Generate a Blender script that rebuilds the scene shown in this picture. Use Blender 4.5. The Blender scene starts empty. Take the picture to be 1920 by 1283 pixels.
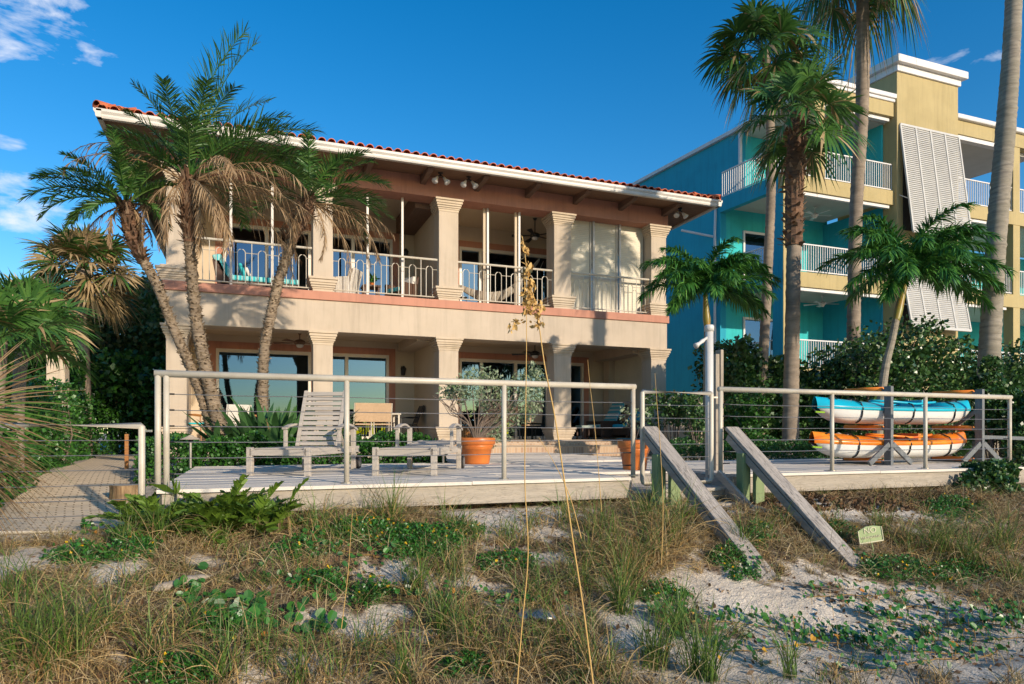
import bpy, math, random
import numpy as np
from mathutils import Vector, Matrix
random.seed(5); rng = np.random.default_rng(7)
R = math.radians
SC = bpy.context.scene
COL = SC.collection
# ------------------------------------------------------------------ camera
YAW = R(20.95); CS, SN = math.cos(YAW), math.sin(YAW); F = 1280.0; HZ = 813.0; EYE = 0.51
cam = bpy.data.cameras.new('camera'); camo = bpy.data.objects.new('camera', cam); COL.objects.link(camo)
camo.location = (0, 0, EYE); camo.rotation_euler = (R(90), 0, -YAW)
cam.sensor_width = 36; cam.lens = F/1920*36; cam.shift_y = (HZ-641.5)/1920
cam.clip_start = 0.05; cam.clip_end = 3000
SC.camera = camo
SC.render.resolution_x = 1024; SC.render.resolution_y = 684
SC.view_settings.view_transform = 'Standard'; SC.view_settings.look = 'None'
SC.view_settings.exposure = 0.08; SC.view_settings.gamma = 1
# ------------------------------------------------------------------ sun and sky
SAZ, SEL = R(160), R(17)
tosun = Vector((math.sin(SAZ)*math.cos(SEL), math.cos(SAZ)*math.cos(SEL), math.sin(SEL)))
sl = bpy.data.lights.new('sun', 'SUN'); sl.energy = 4.7; sl.angle = R(0.9); sl.color = (1.0, 0.85, 0.68)
so = bpy.data.objects.new('sun', sl); COL.objects.link(so); so.location = (10, -30, 30)
so.rotation_euler = tosun.to_track_quat('Z', 'Y').to_euler()
world = bpy.data.worlds.new('World'); SC.world = world; world.use_nodes = True
def viewdir(px, py):
    a = (px-960)/F; b = (HZ-py)/F
    return Vector((SN+CS*a, CS-SN*a, b)).normalized()
def build_world():
    nt = world.node_tree; N = nt.nodes; L = nt.links; N.clear()
    out = N.new('ShaderNodeOutputWorld'); bg = N.new('ShaderNodeBackground'); L.new(bg.outputs[0], out.inputs[0])
    sky = N.new('ShaderNodeTexSky'); sky.sky_type = 'NISHITA'; sky.sun_disc = False
    sky.sun_elevation = SEL; sky.sun_rotation = SAZ; sky.air_density = 1.0; sky.dust_density = 0.4; sky.ozone_density = 2.5
    bg.inputs[1].default_value = 0.15
    tc = N.new('ShaderNodeTexCoord')
    hsv = N.new('ShaderNodeHueSaturation'); hsv.inputs['Hue'].default_value = SKYH; hsv.inputs['Saturation'].default_value = SKYS; hsv.inputs['Value'].default_value = SKYV
    L.new(sky.outputs[0], hsv.inputs['Color'])
    # high thin clouds: noise stretched in the sky's own directions, kept to a few banks
    mp = N.new('ShaderNodeMapping'); mp.inputs['Scale'].default_value = (5, 5, 13); mp.inputs['Rotation'].default_value = (0.0, R(14), R(20))
    L.new(tc.outputs['Generated'], mp.inputs[0])
    n1 = N.new('ShaderNodeTexNoise'); n1.inputs['Scale'].default_value = 2.2; n1.inputs['Detail'].default_value = 7; n1.inputs['Roughness'].default_value = 0.62; n1.inputs['Distortion'].default_value = 0.6
    L.new(mp.outputs[0], n1.inputs['Vector'])
    n2 = N.new('ShaderNodeTexNoise'); n2.inputs['Scale'].default_value = 9; n2.inputs['Detail'].default_value = 3
    L.new(mp.outputs[0], n2.inputs['Vector'])
    mixn = N.new('ShaderNodeMath'); mixn.operation = 'MULTIPLY_ADD'; L.new(n2.outputs[0], mixn.inputs[0]); mixn.inputs[1].default_value = 0.35; L.new(n1.outputs[0], mixn.inputs[2])
    total = None
    for (px, py, w, k, elong) in CLOUDS:
        d = viewdir(px, py)
        right = Vector((CS, -SN, 0)); 
        sub = N.new('ShaderNodeVectorMath'); sub.operation = 'SUBTRACT'; L.new(tc.outputs['Generated'], sub.inputs[0]); sub.inputs[1].default_value = d
        sc = N.new('ShaderNodeVectorMath'); sc.operation = 'MULTIPLY'; L.new(sub.outputs[0], sc.inputs[0]); sc.inputs[1].default_value = (1, 1, elong)
        ln = N.new('ShaderNodeVectorMath'); ln.operation = 'LENGTH'; L.new(sc.outputs[0], ln.inputs[0])
        mr = N.new('ShaderNodeMapRange'); mr.interpolation_type = 'SMOOTHSTEP'
        mr.inputs['From Min'].default_value = w; mr.inputs['From Max'].default_value = w*0.25; mr.inputs['To Min'].default_value = 0; mr.inputs['To Max'].default_value = k
        L.new(ln.outputs['Value'], mr.inputs['Value'])
        if total is None: total = mr.outputs[0]
        else:
            m = N.new('ShaderNodeMath'); m.operation = 'MAXIMUM'; L.new(total, m.inputs[0]); L.new(mr.outputs[0], m.inputs[1]); total = m.outputs[0]
    ad = N.new('ShaderNodeMath'); ad.operation = 'ADD'; L.new(mixn.outputs[0], ad.inputs[0]); L.new(total, ad.inputs[1])
    cm = N.new('ShaderNodeMapRange'); cm.inputs['From Min'].default_value = 1.0; cm.inputs['From Max'].default_value = 1.28; cm.inputs['To Max'].default_value = 0.8
    L.new(ad.outputs[0], cm.inputs['Value'])
    mx = N.new('ShaderNodeMix'); mx.data_type = 'RGBA'; L.new(cm.outputs[0], mx.inputs[0]); L.new(hsv.outputs[0], mx.inputs[6]); mx.inputs[7].default_value = (6.2, 6.4, 7.0, 1)
    L.new(mx.outputs[2], bg.inputs[0])
SKYH, SKYS, SKYV = 0.501, 1.42, 1.2
CLOUDS = [(20, 15, .15, .44, 1.5), (95, 65, .11, .43, 1.8), (150, 95, .05, .40, 2), (-20, 375, .17, .5, 3.0), (70, 400, .13, .42, 4), (0, 265, .05, .36, 3), (1760, 105, .07, .27, 3), (1860, 110, .05, .27, 3), (1640, 95, .03, .22, 3), (1240, 285, .02, .22, 2), (560, 165, .02, .22, 2)]
build_world()

# ------------------------------------------------------------------ pixel helpers (used to measure the place from the photograph)
def X_at(px, y):
    a = (px-960)/F
    return y*(SN+CS*a)/(CS-SN*a)
def at(px, py, y):
    a = (px-960)/F; D = y/(CS-SN*a)
    return Vector((D*(SN+CS*a), y, EYE+(HZ-py)*D/F))
def atD(px, py, D):
    a = (px-960)/F
    return Vector((D*(SN+CS*a), D*(CS-SN*a), EYE+(HZ-py)*D/F))
def ss(a, b, x):
    t = np.clip((x-a)/(b-a), 0, 1); return t*t*(3-2*t)
def hgt(x, y):
    x = np.asarray(x, float); y = np.asarray(y, float)
    h = -1.12+0.80*ss(3.7, 7.0, y)-.11*ss(5.5, 7.0, y)*(1-ss(-1.3, -.7, x))*(1-ss(9, 13, y))
    h = h+0.20*ss(7.8, 13, y)
    h = h-0.9*ss(-2, -18, y)
    b = 0.05*np.sin(x*1.7+0.6*np.sin(y*1.3))*np.cos(y*1.9+x*0.5)+0.03*np.sin(x*4.1+y*2.3)*np.sin(y*3.7-x*1.1)
    m = ss(0, 2, y)*(1-ss(6.4, 7.2, y))
    return h+b*m*ss(-1.8, -0.6, x)
def gp(px, py):
    a = (px-960)/F; lo, hi = 1.0, 60.0
    g = lambda D: EYE+(HZ-py)*D/F-float(hgt(D*(SN+CS*a), D*(CS-SN*a)))
    for _ in range(50):
        m = (lo+hi)/2
        if g(m) > 0: lo = m
        else: hi = m
    D = lo
    return Vector((D*(SN+CS*a), D*(CS-SN*a), EYE+(HZ-py)*D/F))

# ------------------------------------------------------------------ materials
def newmat(name):
    m = bpy.data.materials.new(name); m.use_nodes = True
    nt = m.node_tree; b = nt.nodes['Principled BSDF']
    return m, nt.nodes, nt.links, b
def noise(N, L, vec, scale, detail=4, rough=.55, dist=0):
    n = N.new('ShaderNodeTexNoise'); n.inputs['Scale'].default_value = scale; n.inputs['Detail'].default_value = detail
    n.inputs['Roughness'].default_value = rough; n.inputs['Distortion'].default_value = dist
    L.new(vec, n.inputs['Vector']); return n.outputs[0]
def ramp(N, L, fac, stops):
    r = N.new('ShaderNodeValToRGB'); e = r.color_ramp.elements
    while len(e) < len(stops): e.new(0.5)
    for i, (p, c) in enumerate(stops):
        e[i].position = p; e[i].color = (*c, 1) if len(c) == 3 else c
    L.new(fac, r.inputs[0]); return r.outputs[0]
def mixc(N, L, fac, a, b, mode='MIX'):
    m = N.new('ShaderNodeMix'); m.data_type = 'RGBA'; m.blend_type = mode
    if isinstance(fac, float): m.inputs[0].default_value = fac
    else: L.new(fac, m.inputs[0])
    for i, v in ((6, a), (7, b)):
        if isinstance(v, tuple): m.inputs[i].default_value = (*v, 1)
        else: L.new(v, m.inputs[i])
    return m.outputs[2]
def bump(N, L, b, h, strength=.3, dist=.02):
    u = N.new('ShaderNodeBump'); u.inputs['Strength'].default_value = strength; u.inputs['Distance'].default_value = dist
    L.new(h, u.inputs['Height']); L.new(u.outputs[0], b.inputs['Normal']); return u
def plain(name, c, c2=None, scale=3, rough=.6, metal=0, bmp=0, bscale=40, stretch=(1, 1, 1), spec=.5, stain=None, streak=0):
    m, N, L, b = newmat(name)
    tc = N.new('ShaderNodeTexCoord'); mp = N.new('ShaderNodeMapping'); mp.inputs['Scale'].default_value = stretch
    L.new(tc.outputs['Object'], mp.inputs[0])
    if c2 is None: c2 = tuple(v*.82 for v in c)
    col = ramp(N, L, noise(N, L, mp.outputs[0], scale, 6, .6), [(.32, c2), (.66, c)])
    if stain:
        g = noise(N, L, mp.outputs[0], scale*.35, 5, .7, 1.2)
        f = ramp(N, L, g, [(.5, (0, 0, 0)), (.72, (1, 1, 1))])
        mm = N.new('ShaderNodeMath'); mm.operation = 'MULTIPLY'; L.new(f, mm.inputs[0]); mm.inputs[1].default_value = stain[1]
        col = mixc(N, L, mm.outputs[0], col, stain[0])
    if streak:      # rain streaks and old patches on painted stucco
        m2 = N.new('ShaderNodeMapping'); m2.inputs['Scale'].default_value = (5, 5, .35); L.new(tc.outputs['Object'], m2.inputs[0])
        sn = ramp(N, L, noise(N, L, m2.outputs[0], 1.3, 7, .7, .3), [(.48, (0, 0, 0)), (.75, (streak,)*3)]); col = mixc(N, L, sn, col, tuple(v*.55 for v in c2))
        pn = ramp(N, L, noise(N, L, tc.outputs['Object'], .55, 4, .55), [(.42, (0, 0, 0)), (.52, (streak*.6,)*3)]); col = mixc(N, L, pn, col, tuple(min(v*1.12, 1) for v in c))
    L.new(col, b.inputs['Base Color'])
    b.inputs['Roughness'].default_value = rough; b.inputs['Metallic'].default_value = metal
    b.inputs['Specular IOR Level'].default_value = spec
    if bmp: bump(N, L, b, noise(N, L, mp.outputs[0], bscale, 3, .6), bmp, .01)
    return m
def leafmat(name, cols, rough=.5, trans=.2, spec=.4, nscale=1.2):
    m, N, L, b = newmat(name)
    g = N.new('ShaderNodeNewGeometry'); k = len(cols)
    col = ramp(N, L, g.outputs['Random Per Island'], [(i/(k-1) if k > 1 else 0, c) for i, c in enumerate(cols)])
    L.new(col, b.inputs['Base Color']); b.inputs['Roughness'].default_value = rough; b.inputs['Specular IOR Level'].default_value = spec
    tr = N.new('ShaderNodeBsdfTranslucent'); L.new(col, tr.inputs[0])
    mx = N.new('ShaderNodeMixShader'); mx.inputs[0].default_value = trans
    L.new(b.outputs[0], mx.inputs[1]); L.new(tr.outputs[0], mx.inputs[2]); L.new(mx.outputs[0], N['Material Output'].inputs[0])
    return m
def woodmat(name, c1, c2, axis=0, dark=(.05, .045, .04), scale=6, plank=0, rough=.8, dk=.6, paxis=1, rot=None, thr=.56):
    m, N, L, b = newmat(name)
    tc = N.new('ShaderNodeTexCoord'); mp = N.new('ShaderNodeMapping')
    s = [9, 9, 9]; s[axis] = .7; mp.inputs['Scale'].default_value = s
    src = tc.outputs['Object']
    if rot:
        m0 = N.new('ShaderNodeMapping'); m0.inputs['Rotation'].default_value = rot; L.new(src, m0.inputs[0]); src = m0.outputs[0]
    L.new(src, mp.inputs[0])
    n = noise(N, L, mp.outputs[0], scale*.5, 8, .7, .6)
    col = ramp(N, L, n, [(.3, c2), (.62, c1)])
    n2 = noise(N, L, mp.outputs[0], scale*1.6, 6, .75, 1.5)
    cr = ramp(N, L, n2, [(thr, (0, 0, 0)), (thr+.12, (1, 1, 1))])
    mm = N.new('ShaderNodeMath'); mm.operation = 'MULTIPLY'; L.new(cr, mm.inputs[0]); mm.inputs[1].default_value = dk
    col = mixc(N, L, mm.outputs[0], col, dark)
    nb = noise(N, L, tc.outputs['Object'], 1.3, 4, .6)
    col = mixc(N, L, ramp(N, L, nb, [(.35, (.35, .35, .35)), (.7, (0, 0, 0))]), col, c2)
    if plank:
        sp = N.new('ShaderNodeSeparateXYZ'); L.new(tc.outputs['Object'], sp.inputs[0])
        q = N.new('ShaderNodeMath'); q.operation = 'DIVIDE'; L.new(sp.outputs[paxis], q.inputs[0]); q.inputs[1].default_value = plank
        fl = N.new('ShaderNodeMath'); fl.operation = 'FLOOR'; L.new(q.outputs[0], fl.inputs[0])
        wn = N.new('ShaderNodeTexWhiteNoise'); wn.noise_dimensions = '1D'; L.new(fl.outputs[0], wn.inputs['W'])
        f2 = ramp(N, L, wn.outputs[0], [(0, (0, 0, 0)), (1, (.4, .4, .4))])
        col = mixc(N, L, f2, col, c2)
        fr = N.new('ShaderNodeMath'); fr.operation = 'FRACT'; L.new(q.outputs[0], fr.inputs[0])
        gpz = ramp(N, L, fr.outputs[0], [(0, (1, 1, 1)), (.05, (0, 0, 0)), (.95, (0, 0, 0)), (1, (1, 1, 1))])
        col = mixc(N, L, gpz, col, dark)
    L.new(col, b.inputs['Base Color']); b.inputs['Roughness'].default_value = rough
    bump(N, L, b, n2, .5, .004)
    return m
M = {}
M['stucco'] = plain('stucco', (.52, .43, .325), (.45, .37, .275), 1.2, .9, bmp=.5, bscale=90, stain=((.36, .28, .2), .35), streak=.5)
M['stucco_in'] = plain('stucco_inner', (.58, .475, .34), (.53, .43, .30), 1.0, .9, bmp=.3, bscale=80)
M['pink'] = plain('pink_stucco', (.50, .235, .155), (.42, .195, .13), 1.5, .9, bmp=.4, bscale=80, stain=((.34, .15, .10), .4), streak=.6)
M['capital'] = plain('cast_stone', (.56, .455, .33), (.44, .355, .25), 2.5, .85, bmp=.3, bscale=60, streak=.5)
M['white'] = plain('white_paint', (.64, .60, .53), (.55, .51, .45), 2, .45, stain=((.4, .36, .3), .25))
M['vinyl'] = plain('door_frame_white', (.72, .66, .56), (.62, .57, .48), 2, .4)
M['rail'] = plain('cream_metal', (.56, .51, .41), (.47, .42, .33), 4, .42, stain=((.30, .22, .14), .5))
M['cable'] = plain('steel_cable', (.5, .47, .42), (.35, .32, .28), 8, .35, metal=.8)
M['soffit'] = woodmat('soffit_wood', (.27, .15, .085), (.17, .095, .055), 0, dark=(.05, .03, .02), plank=.14, paxis=1, dk=.4)
M['bracket'] = woodmat('bracket_wood', (.22, .125, .08), (.13, .08, .055), 1, dark=(.04, .03, .02))
M['deck'] = woodmat('deck_wood', (.76, .69, .59), (.58, .52, .44), 0, dark=(.26, .23, .19), plank=.14, paxis=1, dk=.35)
M['fascia'] = woodmat('fascia_wood', (.44, .38, .30), (.30, .26, .205), 0, dark=(.09, .08, .06), dk=.75, thr=.52)
M['grey_wood'] = woodmat('grey_weathered_wood', (.42, .365, .30), (.26, .23, .195), 1, dark=(.05, .045, .04), dk=.75, scale=5)
M['teak'] = woodmat('silvered_teak', (.50, .44, .37), (.34, .30, .25), 0, dark=(.14, .12, .1), dk=.4)
M['teak_y'] = woodmat('silvered_teak_cross', (.50, .44, .37), (.34, .30, .25), 1, dark=(.14, .12, .1), dk=.4)
M['greenwood'] = woodmat('green_treated_wood', (.26, .33, .15), (.16, .22, .10), 2, dark=(.05, .06, .03), dk=.4)
M['postwood'] = woodmat('post_wood', (.42, .35, .27), (.26, .22, .17), 2, dark=(.05, .045, .04), dk=.6)
M['rackwood'] = plain('rack_grey_paint', (.16, .17, .17), (.09, .10, .105), 6, .6, stretch=(4, 4, 1))
M['terra'] = plain('terracotta_glaze', (.62, .19, .035), (.50, .13, .025), 3, .38, stain=((.30, .09, .03), .4))
M['tile'] = plain('roof_tile', (.60, .15, .05), (.36, .09, .035), 3, .75, bmp=.3, bscale=30, stain=((.22, .12, .08), .6))
M['turq'] = plain('turquoise_wall', (.03, .46, .47), (.02, .40, .41), 1.0, .85, bmp=.4, bscale=60, streak=.45)
M['blue'] = plain('blue_wall', (.014, .33, .45), (.012, .29, .40), 1.0, .85, bmp=.4, bscale=60, streak=.5)
M['yellow'] = plain('yellow_wall', (.43, .34, .16), (.38, .30, .135), 1.0, .85, bmp=.4, bscale=60, streak=.5)
M['shutter'] = plain('grey_shutter_paint', (.52, .51, .47), (.45, .44, .41), 3, .5)
M['trimwhite'] = plain('white_trim', (.68, .66, .64), (.60, .58, .56), 3, .6)
M['ceil'] = plain('pale_ceiling', (.52, .50, .45), (.47, .45, .4), 2, .8)
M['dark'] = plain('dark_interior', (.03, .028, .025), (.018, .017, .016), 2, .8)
M['black'] = plain('black_metal', (.02, .018, .016), (.012, .011, .01), 5, .4)
M['pvc'] = plain('white_pvc', (.62, .60, .56), (.55, .53, .49), 3, .35, stain=((.5, .42, .3), .25))
M['wicker'] = plain('brown_wicker', (.11, .05, .025), (.045, .022, .012), 60, .55, bmp=.6, bscale=120)
M['sling'] = plain('tan_sling', (.50, .34, .20), (.43, .29, .17), 20, .7)
M['whitewicker'] = plain('white_wicker', (.72, .68, .6), (.5, .46, .4), 60, .55, bmp=.5, bscale=120)
M['orangewood'] = plain('varnished_wood', (.40, .17, .04), (.25, .10, .025), 8, .4, stretch=(1, 1, 8))
M['aquaf'] = plain('aqua_fabric', (.03, .48, .50), (.02, .38, .42), 12, .8)
M['whitef'] = plain('white_fabric', (.72, .68, .60), (.6, .56, .5), 8, .85)
M['conc'] = plain('concrete', (.42, .34, .25), (.33, .27, .2), 2, .9, bmp=.4, bscale=50)
M['foam'] = plain('orange_foam', (1.0, .30, .03), (.95, .24, .02), 5, .6)
M['k_blue'] = plain('blue_plastic', (.01, .46, .60), (.01, .40, .54), 2, .3)
M['k_orange'] = plain('orange_plastic', (.82, .27, .015), (.80, .16, .012), 3.0, .3, stretch=(1.5, 3, 3))
M['k_white'] = plain('white_plastic', (.70, .69, .64), (.62, .61, .57), 3, .35, stain=((.5, .44, .36), .3))
M['k_yellow'] = plain('yellow_red_plastic', (.85, .38, .02), (.60, .05, .02), 4.0, .32)
M['hammock'] = plain('hammock_cloth', (.48, .42, .33), (.38, .33, .26), 30, .9, bmp=.5, bscale=80)
M['signgreen'] = plain('pale_green_sign', (.34, .42, .20), (.26, .34, .15), 12, .5)
M['signcream'] = plain('cream_lettering', (.66, .62, .42), None, 8, .5)
M['blackfloor'] = M['black']
def stripes(name, c1, c2, period, axis):
    m, N, L, b = newmat(name); tc = N.new('ShaderNodeTexCoord'); sp = N.new('ShaderNodeSeparateXYZ'); L.new(tc.outputs['Object'], sp.inputs[0])
    q = N.new('ShaderNodeMath'); q.operation = 'DIVIDE'; L.new(sp.outputs[axis], q.inputs[0]); q.inputs[1].default_value = period
    fr = N.new('ShaderNodeMath'); fr.operation = 'FRACT'; L.new(q.outputs[0], fr.inputs[0])
    col = ramp(N, L, fr.outputs[0], [(0, c1), (.42, c1), (.5, c2), (.92, c2), (1, c1)])
    L.new(col, b.inputs['Base Color']); b.inputs['Roughness'].default_value = .8; return m
M['stripe_x'] = stripes('aqua_stripes', (.02, .42, .46), (.30, .62, .60), .11, 0)
M['stripe_y'] = stripes('aqua_stripes_cross', (.02, .42, .46), (.30, .62, .60), .11, 1)
M['stripe_g'] = stripes('green_grey_stripes', (.05, .33, .36), (.40, .45, .38), .09, 1)
def slats(name, c, pitch, axis=2, dark=.35):
    m, N, L, b = newmat(name); tc = N.new('ShaderNodeTexCoord'); sp = N.new('ShaderNodeSeparateXYZ'); L.new(tc.outputs['Object'], sp.inputs[0])
    q = N.new('ShaderNodeMath'); q.operation = 'DIVIDE'; L.new(sp.outputs[axis], q.inputs[0]); q.inputs[1].default_value = pitch
    fr = N.new('ShaderNodeMath'); fr.operation = 'FRACT'; L.new(q.outputs[0], fr.inputs[0])
    h = ramp(N, L, fr.outputs[0], [(0, (0, 0, 0)), (.12, (.8, .8, .8)), (.6, (1, 1, 1)), (1, (.3, .3, .3))])
    nn = noise(N, L, tc.outputs['Object'], 2, 3)
    col = ramp(N, L, nn, [(.3, tuple(v*.86 for v in c)), (.7, c)])
    L.new(col, b.inputs['Base Color']); b.inputs['Roughness'].default_value = .5
    bump(N, L, b, h, .35, .008); return m
M['roller'] = slats('cream_roller_slats', (.64, .58, .43), .055)
def glassmat(name, tint, fac, trans):
    m, N, L, b = newmat(name); N.remove(b)
    g = N.new('ShaderNodeBsdfGlossy'); g.inputs['Roughness'].default_value = .01; g.inputs[0].default_value = (*tint, 1)
    t = N.new('ShaderNodeBsdfTransparent'); t.inputs[0].default_value = (*trans, 1)
    tc = N.new('ShaderNodeTexCoord'); nz = noise(N, L, tc.outputs['Object'], .8, 2)
    u = N.new('ShaderNodeBump'); u.inputs['Strength'].default_value = .06; u.inputs['Distance'].default_value = .05; L.new(nz, u.inputs['Height']); 
    x = N.new('ShaderNodeMixShader'); x.inputs[0].default_value = fac; L.new(t.outputs[0], x.inputs[1]); L.new(g.outputs[0], x.inputs[2]); L.new(x.outputs[0], N['Material Output'].inputs[0]); return m
M['glass'] = glassmat('tinted_glass', (.09, .16, .235), .74, (.45, .52, .52))
M['glass_dark'] = glassmat('dark_glass', (.5, .55, .6), .16, (.10, .12, .12))
def brickmat(name, c1, c2, mort, sc, rowh=.25, bw=.5, ms=.02, bs=.4):
    m, N, L, b = newmat(name); tc = N.new('ShaderNodeTexCoord'); br = N.new('ShaderNodeTexBrick')
    mp = N.new('ShaderNodeMapping'); L.new(tc.outputs['UV'], mp.inputs[0]); L.new(mp.outputs[0], br.inputs['Vector'])
    br.inputs['Color1'].default_value = (*c1, 1); br.inputs['Color2'].default_value = (*c2, 1); br.inputs['Mortar'].default_value = (*mort, 1)
    br.inputs['Scale'].default_value = sc; br.inputs['Mortar Size'].default_value = ms; br.inputs['Brick Width'].default_value = bw; br.inputs['Row Height'].default_value = rowh
    nn = noise(N, L, tc.outputs['UV'], 3, 5, .6)
    col = mixc(N, L, ramp(N, L, nn, [(.3, (.22, .22, .22)), (.7, (0, 0, 0))]), br.outputs[0], mort)
    L.new(col, b.inputs['Base Color']); b.inputs['Roughness'].default_value = .9
    u = bump(N, L, b, br.outputs['Fac'], bs, .01); u.invert = True; return m
M['brick'] = brickmat('step_brick', (.52, .36, .22), (.34, .2, .12), (.5, .42, .32), 1, .2, .085, .006)
M['paver'] = brickmat('sand_pavers', (.92, .74, .50), (.80, .63, .42), (.38, .27, .16), 1, .09, .18, .010, .25)
# plants
M['date_green'] = leafmat('date_palm_green', [(.025, .08, .02), (.045, .13, .025), (.08, .19, .03), (.12, .20, .05)], .45, .22, .5)
M['date_dead'] = leafmat('dry_frond', [(.27, .175, .09), (.42, .29, .165), (.15, .09, .045), (.48, .35, .21)], .7, .2, .2)
M['fan_green'] = leafmat('fan_palm_green', [(.035, .10, .022), (.06, .16, .03), (.10, .21, .04)], .42, .22, .5)
M['fan_tip'] = leafmat('fan_palm_dry', [(.36, .24, .11), (.50, .37, .20), (.20, .15, .06), (.44, .31, .16)], .6, .2, .3)
M['adon'] = leafmat('soft_palm_green', [(.025, .10, .02), (.05, .18, .03), (.13, .32, .05)], .4, .22, .55)
M['hedge'] = leafmat('hedge_green', [(.015, .06, .012), (.03, .11, .016), (.06, .18, .02)], .4, .15, .5)
M['clusia'] = leafmat('dark_hedge_green', [(.016, .055, .014), (.03, .09, .02), (.06, .14, .03), (.10, .17, .04)], .35, .12, .6)
M['silver'] = leafmat('silver_green', [(.20, .26, .15), (.32, .38, .24), (.13, .20, .08), (.40, .44, .3)], .6, .2, .3)
M['boot_l'] = leafmat('pale_boot', [(.30, .225, .15), (.20, .145, .095), (.40, .31, .21), (.12, .085, .055)], .85, .03)
M['bop'] = leafmat('paddle_green', [(.05, .13, .04), (.085, .19, .06), (.03, .09, .025)], .4, .2, .5)
M['zamia'] = leafmat('olive_green', [(.10, .18, .02), (.15, .25, .03), (.05, .11, .015)], .45, .25, .45)
M['vine'] = leafmat('vine_green', [(.03, .13, .02), (.05, .19, .03), (.025, .09, .015), (.07, .24, .03)], .35, .25, .5)
M['vinestem'] = leafmat('vine_stem', [(.35, .26, .07), (.25, .12, .04)], .5, .05)
M['yellowleaf'] = leafmat('yellow_leaf', [(.55, .36, .02), (.45, .16, .02), (.6, .45, .05)], .5, .2)
M['straw'] = leafmat('straw', [(.26, .18, .095), (.44, .33, .17), (.64, .51, .30), (.10, .065, .035), (.34, .30, .12), (.18, .12, .065)], .7, .15, .2)
M['orangestraw'] = leafmat('orange_straw', [(.40, .25, .09), (.60, .42, .18), (.15, .09, .04), (.54, .42, .22), (.26, .16, .07)], .65, .2, .25)
M['greengrass'] = leafmat('grass_green', [(.09, .17, .03), (.14, .24, .04), (.04, .085, .018), (.26, .32, .09)], .5, .25, .35)
M['litter'] = leafmat('leaf_litter', [(.10, .055, .03), (.18, .10, .05), (.06, .035, .02), (.25, .17, .1)], .8, .05, .2)
M['oat'] = leafmat('oat_gold', [(.54, .33, .10), (.66, .43, .15), (.38, .21, .06)], .55, .15, .3)
M['treeleaf'] = leafmat('tree_green', [(.04, .09, .02), (.08, .15, .03), (.14, .20, .045), (.24, .22, .08), (.05, .10, .03)], .5, .15, .4)
M['flower'] = leafmat('yellow_flower', [(.75, .45, .01), (.8, .55, .03)], .6, .2)
def trunkmat(name, c1, c2, dark, ring=22, rs=.5, vert=False):
    m, N, L, b = newmat(name); tc = N.new('ShaderNodeTexCoord'); mp = N.new('ShaderNodeMapping')
    mp.inputs['Scale'].default_value = (18, 18, 1.6) if vert else (3, 3, ring); L.new(tc.outputs['Object'], mp.inputs[0])
    n = noise(N, L, mp.outputs[0], 1.0, 6, .65, .5); n0 = noise(N, L, tc.outputs['Object'], 2.2, 5, .6)
    col = ramp(N, L, n, [(.38, c2), (.58, c1)])
    col = mixc(N, L, ramp(N, L, n0, [(.4, (0, 0, 0)), (.68, (.7, .7, .7))]), col, dark)
    L.new(col, b.inputs['Base Color']); b.inputs['Roughness'].default_value = .85; bump(N, L, b, n, rs, .02); return m
M['trunk_date'] = trunkmat('date_palm_bark', (.33, .25, .165), (.16, .115, .075), (.14, .11, .075), 55, .9)
M['trunk_boot'] = trunkmat('brown_boot_fibre', (.20, .105, .055), (.09, .045, .025), (.05, .03, .02), 14)
M['boot'] = leafmat('palm_boot', [(.24, .14, .08), (.13, .065, .035), (.34, .23, .15), (.09, .045, .025)], .8, .05)
M['trunk_grey'] = trunkmat('grey_palm_bark', (.30, .235, .17), (.20, .155, .11), (.15, .12, .09), 9, .6)
M['trunk_ring'] = trunkmat('ringed_grey_bark', (.30, .26, .20), (.18, .155, .12), (.22, .2, .14), 16, .6)
M['shaft'] = plain('green_crownshaft', (.16, .22, .04), (.30, .16, .03), 2.5, .4, stretch=(1, 1, .8))
M['bark'] = trunkmat('tree_bark', (.20, .15, .11), (.10, .075, .055), (.07, .05, .04), 6, .6, True)
def sandmat():
    m, N, L, b = newmat('dune_sand'); tc = N.new('ShaderNodeTexCoord'); v = tc.outputs['Object']
    a = noise(N, L, v, .9, 8, .62, .4); f = noise(N, L, v, 55, 4, .7); g = noise(N, L, v, 9, 6, .65)
    col = ramp(N, L, a, [(.3, (.60, .51, .39)), (.55, (.78, .69, .56)), (.75, (.84, .76, .64))])
    col = mixc(N, L, ramp(N, L, f, [(.42, (.45, .45, .45)), (.62, (0, 0, 0))]), col, (.36, .28, .20))
    # thatch-stained soil where the grass grows
    at_ = N.new('ShaderNodeAttribute'); at_.attribute_name = 'soil'
    ad = N.new('ShaderNodeMath'); ad.operation = 'MULTIPLY_ADD'; L.new(g, ad.inputs[0]); ad.inputs[1].default_value = .7; L.new(at_.outputs['Fac'], ad.inputs[2])
    col = mixc(N, L, ramp(N, L, ad.outputs[0], [(.55, (0, 0, 0)), (1.0, (1, 1, 1))]), col, ramp(N, L, f, [(.35, (.09, .06, .04)), (.65, (.26, .18, .11))]))
    L.new(col, b.inputs['Base Color']); b.inputs['Roughness'].default_value = .95; b.inputs['Specular IOR Level'].default_value = .2
    mm = N.new('ShaderNodeMath'); mm.operation = 'MULTIPLY_ADD'; L.new(f, mm.inputs[0]); mm.inputs[1].default_value = .35; L.new(g, mm.inputs[2])
    bump(N, L, b, mm.outputs[0], .9, .05); return m
M['sand'] = sandmat()
M['sea'] = plain('sea_water', (.02, .10, .13), (.015, .08, .11), .1, .12, bmp=.5, bscale=1.2)

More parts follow.
